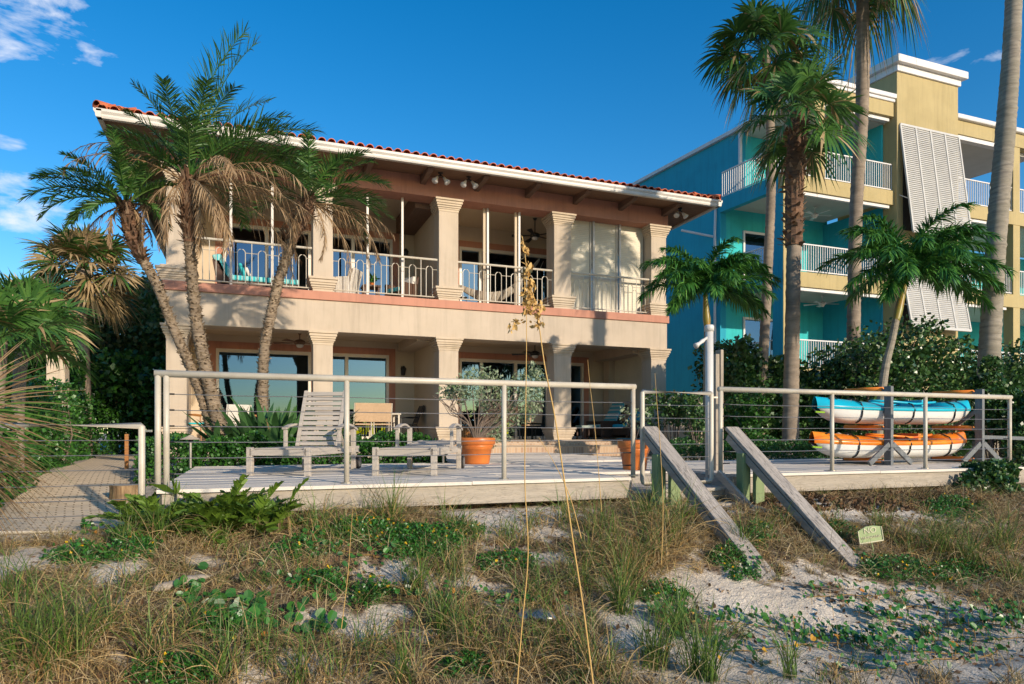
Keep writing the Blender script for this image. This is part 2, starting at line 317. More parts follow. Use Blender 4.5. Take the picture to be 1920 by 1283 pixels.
# ------------------------------------------------------------------ mesh builder
class MB:
    def __init__(s): s.V = []; s.L = []; s.T = []; s.n = 0; s.uv = []; s.hasuv = False
    def add(s, v, faces):
        v = np.asarray(v, float).reshape(-1, 3)
        for f in faces:
            s.L.append(np.asarray(f)+s.n); s.T.append(np.array([len(f)]))
        s.V.append(v); s.n += len(v); return s
    def addq(s, v, q):          # q (M,k) faces of equal size
        v = np.asarray(v, float).reshape(-1, 3); q = np.asarray(q)
        s.V.append(v); s.L.append((q+s.n).ravel()); s.T.append(np.full(len(q), q.shape[1])); s.n += len(v); return s
    def box(s, x0, x1, y0, y1, z0, z1):
        v = [(x, y, z) for x in (x0, x1) for y in (y0, y1) for z in (z0, z1)]
        return s.addq(v, [(0, 1, 3, 2), (4, 6, 7, 5), (0, 4, 5, 1), (2, 3, 7, 6), (0, 2, 6, 4), (1, 5, 7, 3)])
    def obox(s, c, ax, ay, az):   # half-axis vectors
        c, ax, ay, az = (np.array(q, float) for q in (c, ax, ay, az))
        v = [c+i*ax+j*ay+k*az for i in (-1, 1) for j in (-1, 1) for k in (-1, 1)]
        return s.addq(v, [(0, 1, 3, 2), (4, 6, 7, 5), (0, 4, 5, 1), (2, 3, 7, 6), (0, 2, 6, 4), (1, 5, 7, 3)])
    def bar(s, p, q, w, h, up=(0, 0, 1)):
        p, q, up = np.array(p, float), np.array(q, float), np.array(up, float)
        d = q-p; l = np.linalg.norm(d); d = d/l
        sd = np.cross(d, up); sd /= np.linalg.norm(sd); u = np.cross(sd, d)
        return s.obox((p+q)/2, d*l/2, sd*w/2, u*h/2)
    def tube(s, pts, rad, n=8, cap=True):
        P = np.array([tuple(p) for p in pts], float); K = len(P)
        rad = np.broadcast_to(np.asarray(rad, float), (K,)) if np.ndim(rad) < 2 else rad
        T = np.gradient(P, axis=0); T /= np.linalg.norm(T, axis=1)[:, None]+1e-9
        ref = np.array([0, 0, 1.0]) if abs(T[0][2]) < .9 else np.array([1.0, 0, 0])
        A = np.cross(T, ref); A /= np.linalg.norm(A, axis=1)[:, None]+1e-9; B = np.cross(T, A)
        th = np.arange(n)*2*np.pi/n
        v = P[:, None]+rad[:, None, None]*(np.cos(th)[None, :, None]*A[:, None]+np.sin(th)[None, :, None]*B[:, None])
        q = [(k*n+i, k*n+(i+1) % n, (k+1)*n+(i+1) % n, (k+1)*n+i) for k in range(K-1) for i in range(n)]
        base = s.n; s.addq(v, q)
        if cap:
            for k0, rev in ((0, True), (K-1, False)):
                idx = np.arange(n)+k0*n+base
                s.L.append(idx[::-1] if rev else idx); s.T.append(np.array([n]))
        return s
    def lathe(s, c, prof, n=24):
        c = np.array(c, float); th = np.arange(n)*2*np.pi/n; K = len(prof)
        v = [(c[0]+r*math.cos(t), c[1]+r*math.sin(t), c[2]+z) for r, z in prof for t in th]
        return s.addq(v, [(k*n+i, k*n+(i+1) % n, (k+1)*n+(i+1) % n, (k+1)*n+i) for k in range(K-1) for i in range(n)])
    def prism(s, poly, d):       # polygon (3d points) extruded by vector d
        p = np.array(poly, float); d = np.array(d, float); n = len(p)
        f = [tuple(range(n))[::-1], tuple(range(n, 2*n))]+[(i, (i+1) % n, n+(i+1) % n, n+i) for i in range(n)]
        return s.add(np.vstack([p, p+d]), f)
    def grid(s, G):
        G = np.asarray(G, float); a, b = G.shape[:2]
        i = np.arange(a-1)[:, None]*b+np.arange(b-1)[None]
        return s.addq(G.reshape(-1, 3), np.stack([i, i+1, i+b+1, i+b], -1).reshape(-1, 4))
    def ribbons(s, P, S, W):
        N_, K = P.shape[:2]
        a = P-S*W[..., None]; b = P+S*W[..., None]
        v = np.stack([a, b], 2).reshape(-1, 3)
        o = (np.arange(N_)*K*2)[:, None]+(np.arange(K-1)*2)[None]
        return s.addq(v, np.stack([o, o+1, o+3, o+2], -1).reshape(-1, 4))
    def ellips(s, c, r, n=12, m=8):
        c = np.array(c, float); r = np.array(r, float)*np.ones(3)
        th = np.linspace(0, 2*np.pi, n+1); ph = np.linspace(0, np.pi, m+1)
        G = np.stack([np.sin(ph)[:, None]*np.cos(th)[None], np.sin(ph)[:, None]*np.sin(th)[None], np.cos(ph)[:, None]*np.ones(n+1)[None]], -1)
        return s.grid(c+G*r)
    def xf(s, mat):              # transform all
        mat = np.array(mat); V = np.vstack(s.V); V = V@mat[:3, :3].T+mat[:3, 3]; s.V = [V]; return s
def setp(o, label=None, cat=None, group=None, kind=None):
    if label: o['label'] = label
    if cat: o['category'] = cat
    if group: o['group'] = group
    if kind: o['kind'] = kind
    return o
def thing(name, loc, label, cat, group=None, rz=0):
    o = bpy.data.objects.new(name, None); COL.objects.link(o); o.location = loc; o.rotation_euler = (0, 0, rz); o.empty_display_size = .2
    return setp(o, label, cat, group)
def mesh(name, mb, mat, parent=None, smooth=False, bevel=0, local=False, uvs=None, origin=None):
    V = np.vstack(mb.V); T = np.concatenate(mb.T); Lp = np.concatenate(mb.L)
    off = np.zeros(3)
    if parent is not None:
        if not local:
            p = parent; off = np.zeros(3)
            while p is not None: off = off+np.array(p.location); p = p.parent
    elif not local:
        off = np.array([(V[:, 0].min()+V[:, 0].max())/2, (V[:, 1].min()+V[:, 1].max())/2, V[:, 2].min()]) if origin is None else np.array(origin, float)
    me = bpy.data.meshes.new(name); V = V-off
    me.vertices.add(len(V)); me.vertices.foreach_set('co', V.ravel())
    me.loops.add(len(Lp)); me.loops.foreach_set('vertex_index', Lp.astype(np.int32))
    me.polygons.add(len(T)); st = np.concatenate([[0], np.cumsum(T)[:-1]]); me.polygons.foreach_set('loop_start', st.astype(np.int32))
    me.polygons.foreach_set('use_smooth', np.full(len(T), bool(smooth)))
    me.update(calc_edges=True)
    if uvs is not None:
        uv = me.uv_layers.new(name='UVMap'); U = uvs(V+off)[Lp]; uv.data.foreach_set('uv', U.ravel())
    for m_ in (mat if isinstance(mat, list) else [mat]): me.materials.append(M[m_] if isinstance(m_, str) else m_)
    o = bpy.data.objects.new(name, me); COL.objects.link(o)
    if parent is not None: o.parent = parent
    if parent is None: o.location = off
    if bevel:
        bm = o.modifiers.new('bevel', 'BEVEL'); bm.width = bevel; bm.segments = 2; bm.limit_method = 'ANGLE'
    return o
def single(name, mb, mat, label, cat, group=None, **k):
    return setp(mesh(name, mb, mat, **k), label, cat, group)
def struct(name, mb, mat, kind='structure', label=None, **k):
    return setp(mesh(name, mb, mat, **k), label, None, None, kind)
def clone(root, loc, rz, label=None, group=None, parent=None):
    r = root.copy(); COL.objects.link(r)
    if loc is not None: r.location = loc; r.rotation_euler = (0, 0, rz)
    if parent is not None: r.parent = parent
    if label: r['label'] = label
    if group: r['group'] = group
    for ch in list(root.children): clone(ch, None, 0, None, None, r)
    return r
def nrm(v): return v/(np.linalg.norm(v, axis=-1, keepdims=True)+1e-9)
def spline(pts, n):
    P = np.array([tuple(p) for p in pts], float); K = len(P); t = np.linspace(0, K-1, n); out = []
    for u in t:
        i = min(int(u), K-2); f = u-i
        p0, p1, p2, p3 = P[max(i-1, 0)], P[i], P[i+1], P[min(i+2, K-1)]
        out.append(.5*((2*p1)+(-p0+p2)*f+(2*p0-5*p1+4*p2-p3)*f*f+(-p0+3*p1-3*p2+p3)*f**3))
    return np.array(out)
# ------------------------------------------------------------------ plant builders
def grow(base, az, elev, length, bend, width, K=5, taper=1.0, side_tilt=0.5, prof=None):
    """curved ribbons: az/elev start heading, bend = total downward turn"""
    N_ = len(base); t = np.linspace(0, 1, K)
    e = elev[:, None]-bend[:, None]*t[None]**1.3
    d = np.stack([np.cos(e)*np.cos(az)[:, None], np.cos(e)*np.sin(az)[:, None], np.sin(e)], -1)
    st = length[:, None, None]/(K-1)*(d[:, 1:]+d[:, :-1])/2
    P = base[:, None]+np.concatenate([np.zeros((N_, 1, 3)), np.cumsum(st, 1)], 1)
    s = np.stack([-np.sin(az), np.cos(az), rng.normal(0, side_tilt, N_)], -1); s = nrm(s)
    if prof is None: prof = (1-t**2)*.9+.1
    W = width[:, None]*np.asarray(prof)[None]
    return P, np.broadcast_to(s[:, None], P.shape), W
def leafquads(mb, C, size, up=.3, aspect=.45, outward=None, K=3, prof=(.15, 1, .1)):
    N_ = len(C); d = nrm(rng.normal(0, 1, (N_, 3))+(outward if outward is not None else 0)+np.array([0, 0, up]))
    s = nrm(np.cross(d, rng.normal(0, 1, (N_, 3))))
    L = size*rng.uniform(.6, 1.3, N_); t = np.linspace(0, 1, K)
    nn = np.cross(d, s)
    P = C[:, None]+d[:, None]*(L[:, None]*t)[..., None]-nn[:, None]*(L[:, None]*.18*t**2)[..., None]
    mb.ribbons(P, np.broadcast_to(s[:, None], P.shape), (L*aspect)[:, None]*np.array(prof)[None])
def pinnate(mb, base, az, elev, length, droop, nl=46, ll=.38, lw=.016, vee=.5, leafdroop=.5, twist=0, lean=.9, start=.14, rach=.012, K=4, plume=0.0):
    t = np.linspace(0, 1, 15); e = elev-droop*t**1.4; a = az+twist*t
    d = np.stack([np.cos(e)*np.cos(a), np.cos(e)*np.sin(a), np.sin(e)], -1)
    P = np.array(base)+np.concatenate([np.zeros((1, 3)), np.cumsum((d[1:]+d[:-1])/2*length/14, 0)])
    mb.tube(P, rach*(1.3-t), 4, cap=False)
    u = np.linspace(start, .995, nl); u = np.concatenate([u, u+.5/nl*(1-start)]); u = np.clip(u, 0, 1)
    sg = np.concatenate([np.ones(nl), -np.ones(nl)])
    pos = np.stack([np.interp(u, t, P[:, i]) for i in range(3)], -1)
    td = nrm(np.stack([np.interp(u, t, d[:, i]) for i in range(3)], -1))
    sd = nrm(np.cross(td, np.array([0, 0, 1.0]))); upv = nrm(np.cross(sd, td))
    la = rng.normal(lean, .12, len(u))*(1-.38*u)          # angle between leaflet and rachis shrinks to the tip
    ve = rng.normal(vee, .18+plume, len(u))
    dr = nrm(td*np.cos(la)[:, None]+(sd*sg[:, None]*np.cos(ve)[:, None]+upv*np.sin(ve)[:, None])*np.sin(la)[:, None])
    q_ = np.clip((u-start)/(1-start), 0, 1); Ln = ll*np.minimum(1, .35+q_*3.2)*(1-.62*q_**2.6)*rng.uniform(.8, 1.12, len(u))
    k = np.linspace(0, 1, K)
    LP = pos[:, None]+dr[:, None]*(Ln[:, None]*k)[..., None]
    LP[..., 2] -= (leafdroop*Ln)[:, None]*k**2*rng.uniform(.5, 1.4, len(u))[:, None]
    s = nrm(np.cross(dr, upv+rng.normal(0, .35, dr.shape)))
    W = lw*np.array([.6, 1, .75, .08])[None]*rng.uniform(.8, 1.2, len(u))[:, None] if K == 4 else lw*(1-k**2)[None]*np.ones((len(u), 1))
    mb.ribbons(LP, np.broadcast_to(s[:, None], LP.shape), W)
    return P[-1]
def fan(mb, mbd, base, dirv, petiole, rad, nseg=36, spread=2.3, droop=.35, fold=.25, join=.45, tipw=0, segw=None, pw=.012, K=6, roll=None):
    dirv = nrm(np.array(dirv, float)); t = np.linspace(0, 1, 6)
    sag = .12*petiole
    P = np.array(base)+dirv*(petiole*t)[:, None]; P[:, 2] -= sag*t**2
    mb.tube(P, pw*(1.3-.5*t), 4, cap=False)
    c = P[-1]; d0 = nrm(P[-1]-P[-2]); sd = nrm(np.cross(d0, [0, 0, 1.0])+rng.normal(0, .12, 3)); n0 = nrm(np.cross(sd, d0)); rl_ = rng.normal(0, .5) if roll is None else roll; sd, n0 = sd*math.cos(rl_)+n0*math.sin(rl_), n0*math.cos(rl_)-sd*math.sin(rl_)
    th = np.linspace(-spread, spread, nseg)+rng.normal(0, .02, nseg)
    dr = nrm(d0*np.cos(th)[:, None]+sd*np.sin(th)[:, None]+n0*(fold*np.abs(np.sin(th)))[:, None]+n0*rng.normal(0, .05, nseg)[:, None])
    L = rad*(.72+.28*np.cos(th*.6))*rng.uniform(.88, 1.08, nseg); k = np.linspace(0, 1, K)
    LP = c+dr[:, None]*(L[:, None]*k)[..., None]
    LP[..., 2] -= (L[:, None]*droop*rng.uniform(.6, 1.5, nseg)[:, None])*np.clip(k-.3, 0, 1)**1.6*2
    s = nrm(np.cross(dr, n0)); dth = 2*spread/nseg
    wj = rad*join*dth*.56
    W = np.interp(k, [0, join, join+.2, .9, 1], [.004/max(wj, 1e-3), 1, .75, .25, .03])*wj
    if segw: W = W*segw
    W = np.broadcast_to(W[None], (nseg, K))
    S = np.broadcast_to(s[:, None], LP.shape)
    if mbd is not None and tipw > 0:
        q = rng.random(nseg) < tipw
        if q.any(): mbd.ribbons(LP[q], S[q], W[q])
        if (~q).any(): mb.ribbons(LP[~q], S[~q], W[~q])
    else: mb.ribbons(LP, S, W)
    return c
def trunk(pts, rads, n=10, step=.04, saw=.08, jit=.02, wob=0.0):
    L = sum((Vector(pts[i+1])-Vector(pts[i])).length for i in range(len(pts)-1)); K = max(6, int(L/step))
    P = spline(pts, K); r = np.interp(np.linspace(0, 1, K), np.linspace(0, 1, len(rads)), rads)
    if wob: P[1:-1, :2] += rng.normal(0, wob, (K-2, 2))
    r = r*(1+saw*((np.arange(K) % 3)/2-.5))*(1+rng.normal(0, jit, K))
    return MB().tube(P, r, n), P, r
def boots(mb, P, r, dens=60, ln=.16, w=.035, up=.9, out=.55):
    L = np.linalg.norm(P[-1]-P[0]); N_ = int(dens*L)
    k = rng.uniform(0, len(P)-1.01, N_); i = k.astype(int); f = (k-i)[:, None]
    c = P[i]*(1-f)+P[i+1]*f; a = rng.uniform(0, 2*np.pi, N_)
    o = np.stack([np.cos(a), np.sin(a), np.zeros(N_)], -1); base = c+o*(r[i]*.85)[:, None]
    d = nrm(o*out+np.array([0, 0, up])*rng.choice([1, 1, 1, .2], N_)[:, None]); t = np.array([0, .5, 1])
    l = ln*rng.uniform(.5, 1.3, N_)
    Q = base[:, None]+d[:, None]*(l[:, None]*t)[..., None]+o[:, None]*(l[:, None]*.25*t**2)[..., None]
    s = np.stack([-np.sin(a), np.cos(a), rng.normal(0, .3, N_)], -1)
    mb.ribbons(Q, np.broadcast_to(s[:, None], Q.shape), w*np.array([1, .8, .35])[None]*rng.uniform(.6, 1.2, N_)[:, None])
def shrub_points(c, r, n, shell=.55, nb=7, seedr=None):
    """points in a lumpy crown: blobs around the centre, denser near their surfaces"""
    c = np.array(c); r = np.array(r)*np.ones(3); B = []
    for i in range(nb):
        d = nrm(rng.normal(0, 1, 3)); B.append((c+d*r*rng.uniform(.35, .75), r*rng.uniform(.32, .52)))
    B.append((c, r*.55)); out = []; on = []
    for i in range(len(B)):
        m = n//len(B); d = nrm(rng.normal(0, 1, (m, 3))); q = rng.uniform(shell, 1, m)**.6
        out.append(B[i][0]+d*B[i][1]*q[:, None]); on.append(d)
    return np.vstack(out), np.vstack(on)
def hedgebox(mb, x0, x1, y0, y1, z0, z1, n, size=.05, lump=.08, asp=.45, zfun=None, up=.3):
    A = [(x1-x0)*(y1-y0)*1.2, (x1-x0)*(z1-z0), (y1-y0)*(z1-z0), (y1-y0)*(z1-z0), (x1-x0)*(y1-y0)*(z1-z0)*2]
    A = np.array(A)/sum(A); C = []; O = []
    for f, w in enumerate(A):
        m = int(n*w); u = rng.random((m, 3)); p = np.stack([x0+(x1-x0)*u[:, 0], y0+(y1-y0)*u[:, 1], z0+(z1-z0)*u[:, 2]], -1); o = np.zeros((m, 3)); dp = np.abs(rng.normal(0, .06, m))
        if f == 0: p[:, 2] = z1-dp; o[:, 2] = 1
        if f == 1: p[:, 1] = y0+dp; o[:, 1] = -1
        if f == 2: p[:, 0] = x0+dp; o[:, 0] = -1
        if f == 3: p[:, 0] = x1-dp; o[:, 0] = 1
        C.append(p); O.append(o)
    C = np.vstack(C); O = np.vstack(O)
    w_ = lump*(np.sin(C[:, 0]*5+C[:, 2]*4)+np.sin(C[:, 0]*11.3+1)+np.cos(C[:, 1]*7+C[:, 0]*2.1))
    C[:, 1] += w_*.5; f = (C[:, 2]-z0)/(z1-z0); C[:, 2] += w_*f*.7
    if zfun is not None: C[:, 2] = z0+(C[:, 2]-z0)*zfun(C[:, 0])
    leafquads(mb, C, size, up=up, aspect=asp, outward=O*1.0)
    return mb
def limb(mb, p, d, L, r, depth, pts):
    q = np.array(p)+nrm(np.array(d))*L
    mid = (np.array(p)+q)/2+rng.normal(0, L*.07, 3)
    mb.tube(spline([p, mid, q], 6), np.linspace(r, r*.62, 6), 6, cap=False)
    if depth == 0: pts.append(q); return
    for i in range(rng.integers(2, 4)):
        limb(mb, q, nrm(np.array(d))+rng.normal(0, .5, 3)+np.array([0, 0, .12]), L*rng.uniform(.6, .85), r*.6, depth-1, pts)
def tree(name, base, h, spread, label, leaf='treeleaf', n=9000, size=.13, lean=(0, 0), group=None, cat='tree', depth=3, blob=.5, tr=.13, bark='bark', first=None):
    t = thing(name, base, label, cat, group); mb = MB(); pts = []
    b = np.array(base, float); fork = b+np.array([lean[0]*.4, lean[1]*.4, h*.38])
    mb.tube(spline([b, (b+fork)/2+rng.normal(0, .05, 3), fork], 8), np.linspace(tr, tr*.75, 8), 8, cap=False)
    for i in range(4):
        a = i*math.pi/2+rng.uniform(0, 1); limb(mb, fork, (math.cos(a)*spread*.5+lean[0]*.3, math.sin(a)*spread*.5+lean[1]*.3, h*.32), h*.26, tr*.55, depth-1, pts)
    mesh('trunk', mb, bark, t); cb = MB(); pts = np.array(pts)
    C = []; O = []
    for p in pts:
        m = max(20, n//len(pts)); d = nrm(rng.normal(0, 1, (m, 3))); q = rng.random(m)**.45
        C.append(p+d*q[:, None]*blob*np.array([1.25, 1.25, .8])*rng.uniform(.7, 1.3)); O.append(d)
    leafquads(cb, np.vstack(C), size, up=.2, aspect=.4, outward=np.vstack(O)*.5); mesh('crown', cb, leaf, t)
    return t
def date_palm(pts, rads, crown, label, seed, fl=2.1, ng=18, nd=14, lean_d=(1, 0), group='date palms leaning in front of the beach house', boot=1.1, dirs=None, ddirs=None):
    global rng; rng = np.random.default_rng(seed)
    t = thing('date_palm', tuple(pts[0]), label, 'palm tree', group)
    mb, P, r = trunk(pts, rads, 14, .022, .10, .05); mesh('trunk', mb, 'trunk_date', t, smooth=True)
    k = np.array([np.linalg.norm(P[-1]-p) for p in P]) < boot; Pb, rb = P[k], r[k]
    bm = MB(); bm.tube(Pb, rb*1.08*(1+.25*np.sin(np.linspace(0, 1, len(rb))*3)), 12); mesh('fibre_sleeve', bm, 'trunk_boot', t)
    bb = MB(); boots(bb, Pb, rb*1.35, 170, .17, .028); mesh('leaf_boots', bb, 'boot', t); b2 = MB(); boots(b2, P, r*1.02, 330, .05, .026, .8, .6); mesh('bark_scales', b2, 'boot_l', t)
    c = np.array(P[-1]); g = MB(); dd = MB()
    G = dirs if dirs else [(rng.uniform(0, 2*np.pi), R(rng.uniform(5, 85)), 1.0) for i in range(ng)]
    for (a, e, s) in G:
        L = fl*s*rng.uniform(.92, 1.08); dr = rng.uniform(.45, .8) if e > 1.2 else (rng.uniform(.75, 1.15) if e > .5 else rng.uniform(.9, 1.3))
        pinnate(g, c+np.array([math.cos(a), math.sin(a), .3])*.06, a, e, L, dr, 56, .52*L/2, .0105, .4, .22, twist=rng.normal(0, .15), lean=1.2, start=.16)
    for (a, e, s) in (ddirs if ddirs else [(rng.uniform(0, 2*np.pi), R(rng.uniform(-45, 25)), .8) for i in range(nd)]):
        L = fl*s*rng.uniform(.85, 1.1)
        pinnate(dd, c+np.array([math.cos(a)*.12, math.sin(a)*.12, -.08]), a, e, L, rng.uniform(.8, 1.3)+max(0, e)*.7, 38, .28*L/1.7, .0085, -.2, .7, twist=rng.normal(0, .3), lean=.8, start=.12, plume=.3)
    mesh('green_fronds', g, 'date_green', t); mesh('dead_fronds', dd, 'date_dead', t); return t
def fan_palm(name, pts, rads, label, seed, nf=30, rad=.8, pet=1.0, tmat='trunk_grey', group=None, elo=-60, ehi=85, dead=.1, booted=0, skirt=0, deadfrac=0, sgw=1.0, fan_d=.45, mats=('fan_green', 'fan_tip'), n=12, nseg=38, spread=2.2):
    global rng; rng = np.random.default_rng(seed)
    t = thing(name, tuple(pts[0]), label, 'palm tree', group)
    mb, P, r = trunk(pts, rads, n+4, .05, .035, .02, .002); mesh('trunk', mb, tmat, t, smooth=True)
    if booted:
        k = np.array([np.linalg.norm(P[-1]-p) for p in P]) < booted; bb = MB(); boots(bb, P[k], r[k]*1.15, 130, .14, .05, .9, .6); mesh('leaf_boots', bb, 'boot', t)
        bm = MB(); bm.tube(P[k], r[k]*1.22, 12); mesh('fibre_sleeve', bm, 'trunk_boot', t)
    c = P[-1]; g = MB(); d = MB()
    for i in range(nf):
        e = R(elo+(ehi-elo)*((i+.5)/nf)**.85); a = i*2.399+rng.uniform(-.4, .4)
        dv = (math.cos(e)*math.cos(a), math.cos(e)*math.sin(a), math.sin(e)); low = 1-(e-R(elo))/(R(ehi)-R(elo))
        p = pet*rng.uniform(.8, 1.15)*(1-.25*(e > 1.1))
        isd = low > 1-skirt or rng.random() < deadfrac*(.4+low)
        fan(d if isd else g, d, c+np.array([dv[0], dv[1], 0])*.06, dv, p, rad*rng.uniform(.85, 1.12), nseg, spread, fan_d*(1+.8*low), rng.uniform(.1, .4), .5, dead*(1+3*low*low), segw=sgw)
    mesh('fronds', g, mats[0], t)
    if d.n: mesh('dry_fronds', d, mats[1], t)
    return t
# ------------------------------------------------------------------ ground, sea, path
SANDP = [(1690, 1215, 420, 95), (1420, 1130, 210, 60), (1380, 1250, 160, 70), (730, 1080, 95, 20), (560, 1240, 70, 26), (660, 1180, 60, 22), (1010, 1045, 50, 12), (900, 1095, 50, 12), (50, 1050, 100, 26), (210, 1075, 60, 20), (960, 965, 150, 22), (1500, 955, 150, 16), (1190, 1180, 60, 90), (1245, 1085, 40, 25), (590, 1170, 40, 14), (720, 1150, 50, 18), (760, 1250, 40, 18), (640, 1265, 60, 20), (820, 1190, 40, 14), (480, 1270, 40, 14), (380, 1050, 40, 10), (520, 1040, 30, 8), (1640, 950, 120, 14)]
SAND = []
for (px, py, w, h) in SANDP:
    p = gp(px, py); q = gp(px+w, py); r_ = gp(px, min(py+h, 1400)); r2 = gp(px, max(py-h, 905))
    SAND.append((p.x, p.y, max((q-p).length, .1), max((r_-r2).length/2, .1)))
def sandy(x, y):
    x = np.asarray(x, float); y = np.asarray(y, float); s = np.zeros(np.broadcast(x, y).shape)
    dx, dy = x, y
    for (cx, cy, a, b) in SAND:
        u = (dx-cx)*CS-(dy-cy)*SN; v = (dx-cx)*SN+(dy-cy)*CS
        s = np.maximum(s, 1.35-np.sqrt((u/a)**2+(v/b)**2))
    k = .30*np.sin(x*6.3+y*2.1+2*np.sin(y*3))*np.sin(y*7.7-x*1.9)+.26*np.sin(x*13+4*np.sin(y*5))*np.sin(y*11+2*np.sin(x*7))+.14*np.sin(x*29+y*17+3*np.sin(y*9))
    right = ss(5.2, 6.0, x)*(1-ss(5.3, 5.9, y))
    s = s-.12+k*(1-.75*right)+.22*right
    return np.clip(s*1.7, 0, 1)
def ground():
    def axis(lo, hi, fine, coarse_hi):
        a = np.arange(lo, hi, fine); g = []; v = 0.0; st = fine
        while v < coarse_hi: st = min(st*1.22, 120); v += st; g.append(v)
        g = np.array(g); return np.concatenate([lo-g[::-1], a, hi+g-fine])
    xs = axis(-4, 11, .045, 1800); ys = axis(1.6, 8.2, .045, 1800)
    X, Y = np.meshgrid(xs, ys, indexing='ij'); Z = hgt(X, Y)
    near = ss(0, 1.5, Y)*(1-ss(8, 9.5, Y))*ss(-5, -4, X)*(1-ss(11, 13, X))
    s = sandy(X, Y)
    # footprints and small hummocks
    r = np.random.default_rng(3); nz = np.zeros_like(Z)
    for k in range(420):
        cx, cy = r.uniform(-3, 10), r.uniform(2, 7); w = r.uniform(.06, .16); a = r.uniform(-.03, .012)
        i0, i1 = np.searchsorted(xs, [cx-.5, cx+.5]); j0, j1 = np.searchsorted(ys, [cy-.5, cy+.5])
        nz[i0:i1, j0:j1] += a*np.exp(-((X[i0:i1, j0:j1]-cx)**2+(Y[i0:i1, j0:j1]-cy)**2)/w**2)
    Z = Z+near*(nz+.006*np.sin(X*31+3*np.sin(Y*17))*np.sin(Y*37+2*np.sin(X*23))+r.normal(0, .0022, Z.shape))
    mb = MB().grid(np.stack([X, Y, Z], -1)); o = struct('ground', mb, 'sand', smooth=True, origin=(0, 0, 0))
    at_ = o.data.attributes.new('soil', 'FLOAT', 'POINT'); soil = (1-s)*near*.75+(1-near)*.35
    at_.data.foreach_set('value', soil.ravel().astype(np.float32))
ground()
struct('sea', MB().add([(-1800, -1800, -1.75), (1800, -1800, -1.75), (1800, -9, -1.75), (-1800, -9, -1.75)], [(0, 1, 2, 3)]), 'sea', origin=(0, 0, 0))
# brick path winding in from the gate
def path():
    Lp = [(-2.3, 7.0), (-2.45, 8.4), (-2.7, 9.8), (-2.95, 12), (-3.2, 14.6), (-3.45, 17.6), (-3.9, 21)]; Rp = [(-.9, 7.0), (-1.1, 8.4), (-1.4, 9.8), (-1.75, 12), (-2.1, 14.6), (-2.45, 17.6), (-2.9, 21)]
    A = spline([(*p, 0) for p in Lp], 90); B = spline([(*p, 0) for p in Rp], 90)
    G = np.stack([A+(B-A)*k for k in np.linspace(0, 1, 12)], 1)
    G[..., 2] = hgt(G[..., 0], G[..., 1])+.012
    d = np.concatenate([[0], np.cumsum(np.linalg.norm(np.diff(A, axis=0), axis=1))])
    mb = MB().grid(G); flat = G.reshape(-1, 3); U = np.stack([np.repeat(np.linspace(0, 1, 12)[None]*1.4, 90, 0), np.repeat(d[:, None], 12, 1)], -1).reshape(-1, 2)
    struct('brick_path', mb, 'paver', uvs=lambda V: U, smooth=True, origin=(0, 0, 0))
path()
# ------------------------------------------------------------------ beach house
FY, BY = 17.9, 21.1; ZP, ZB, ZK, ZF, ZC, ZT = .33, 3.10, 3.89, 4.11, 6.86, 7.39
pil = [(X_at(a, FY), X_at(b, FY)) for a, b in ((311, 350), (587, 624), (823, 859.5), (1039, 1071), (1221, 1249))]
XL, XR = pil[0][0], pil[-1][1]
house = thing('beach_house', ((XL+XR)/2, FY, -.1), 'two storey beige stucco beach house with terracotta tile roof and arcaded porches', 'house')
H = lambda name, mb, mat, **k: mesh(name, mb, mat, house, **k)
PD = .55
def flare(mb, x0, x1, y0, y1, z0, z1):   # stepped moulding that widens upward
    h = z1-z0; st = [(0, .0, .18), (.018, .18, .30), (.045, .30, .42), (.03, .42, .46), (.06, .46, .62), (.085, .62, .80), (.07, .80, .84), (.105, .84, 1)]
    for o, a, b in st: mb.box(x0-o-.012, x1+o+.012, y0-o-.012, y1+o+.012, z0+h*a, z0+h*b-(0.0 if b < 1 else .0))
for i, (a, b) in enumerate(pil):
    for (z0, z1) in ((ZP, ZB), (ZF, ZC)):
        p = H('pillar', MB().box(a, b, FY, FY+PD, z0, z1), 'stucco', bevel=.012)
        c = MB(); flare(c, a, b, FY, FY+PD, z1-.34, z1); mesh('capital', c, 'capital', p, bevel=.006)
        c = MB(); flare(c, a, b, FY, FY+PD, z0, z0+.36); mesh('base_moulding', c, 'capital', p, bevel=.006)
H('beam', MB().box(XL-.02, XR+.02, FY-.02, FY+PD+.03, ZB, ZK), 'stucco', bevel=.01)
H('pink_band', MB().box(XL-.07, XR+.07, FY-.07, FY+PD, ZK, ZF), 'pink', bevel=.01)
H('frieze', MB().box(XL-.04, XR+.04, FY-.05, FY+PD, ZC, ZT+.12), 'pink', bevel=.01)
corner = MB(); flare(corner, XL-.1, XL+.55, FY-.03, FY+.5, ZF, ZF+.32); H('corner_moulding', corner, 'capital')
# floors, ceilings
H('porch_floor', MB().box(XL-.1, XR+.1, FY-.35, BY, -.3, ZP-.04).box(XL-.13, XR+.13, FY-.4, BY, ZP-.04, ZP), 'conc')
H('balcony_floor', MB().box(XL, XR, FY+PD+.04, BY, ZK+.03, ZF-.01), 'conc')
H('porch_ceiling', MB().box(XL, XR, FY+PD+.04, BY, 3.32, 3.4), 'stucco_in')
H('balcony_ceiling', MB().box(XL, XR, FY+PD+.01, BY, 7.18, 7.25), 'stucco_in')
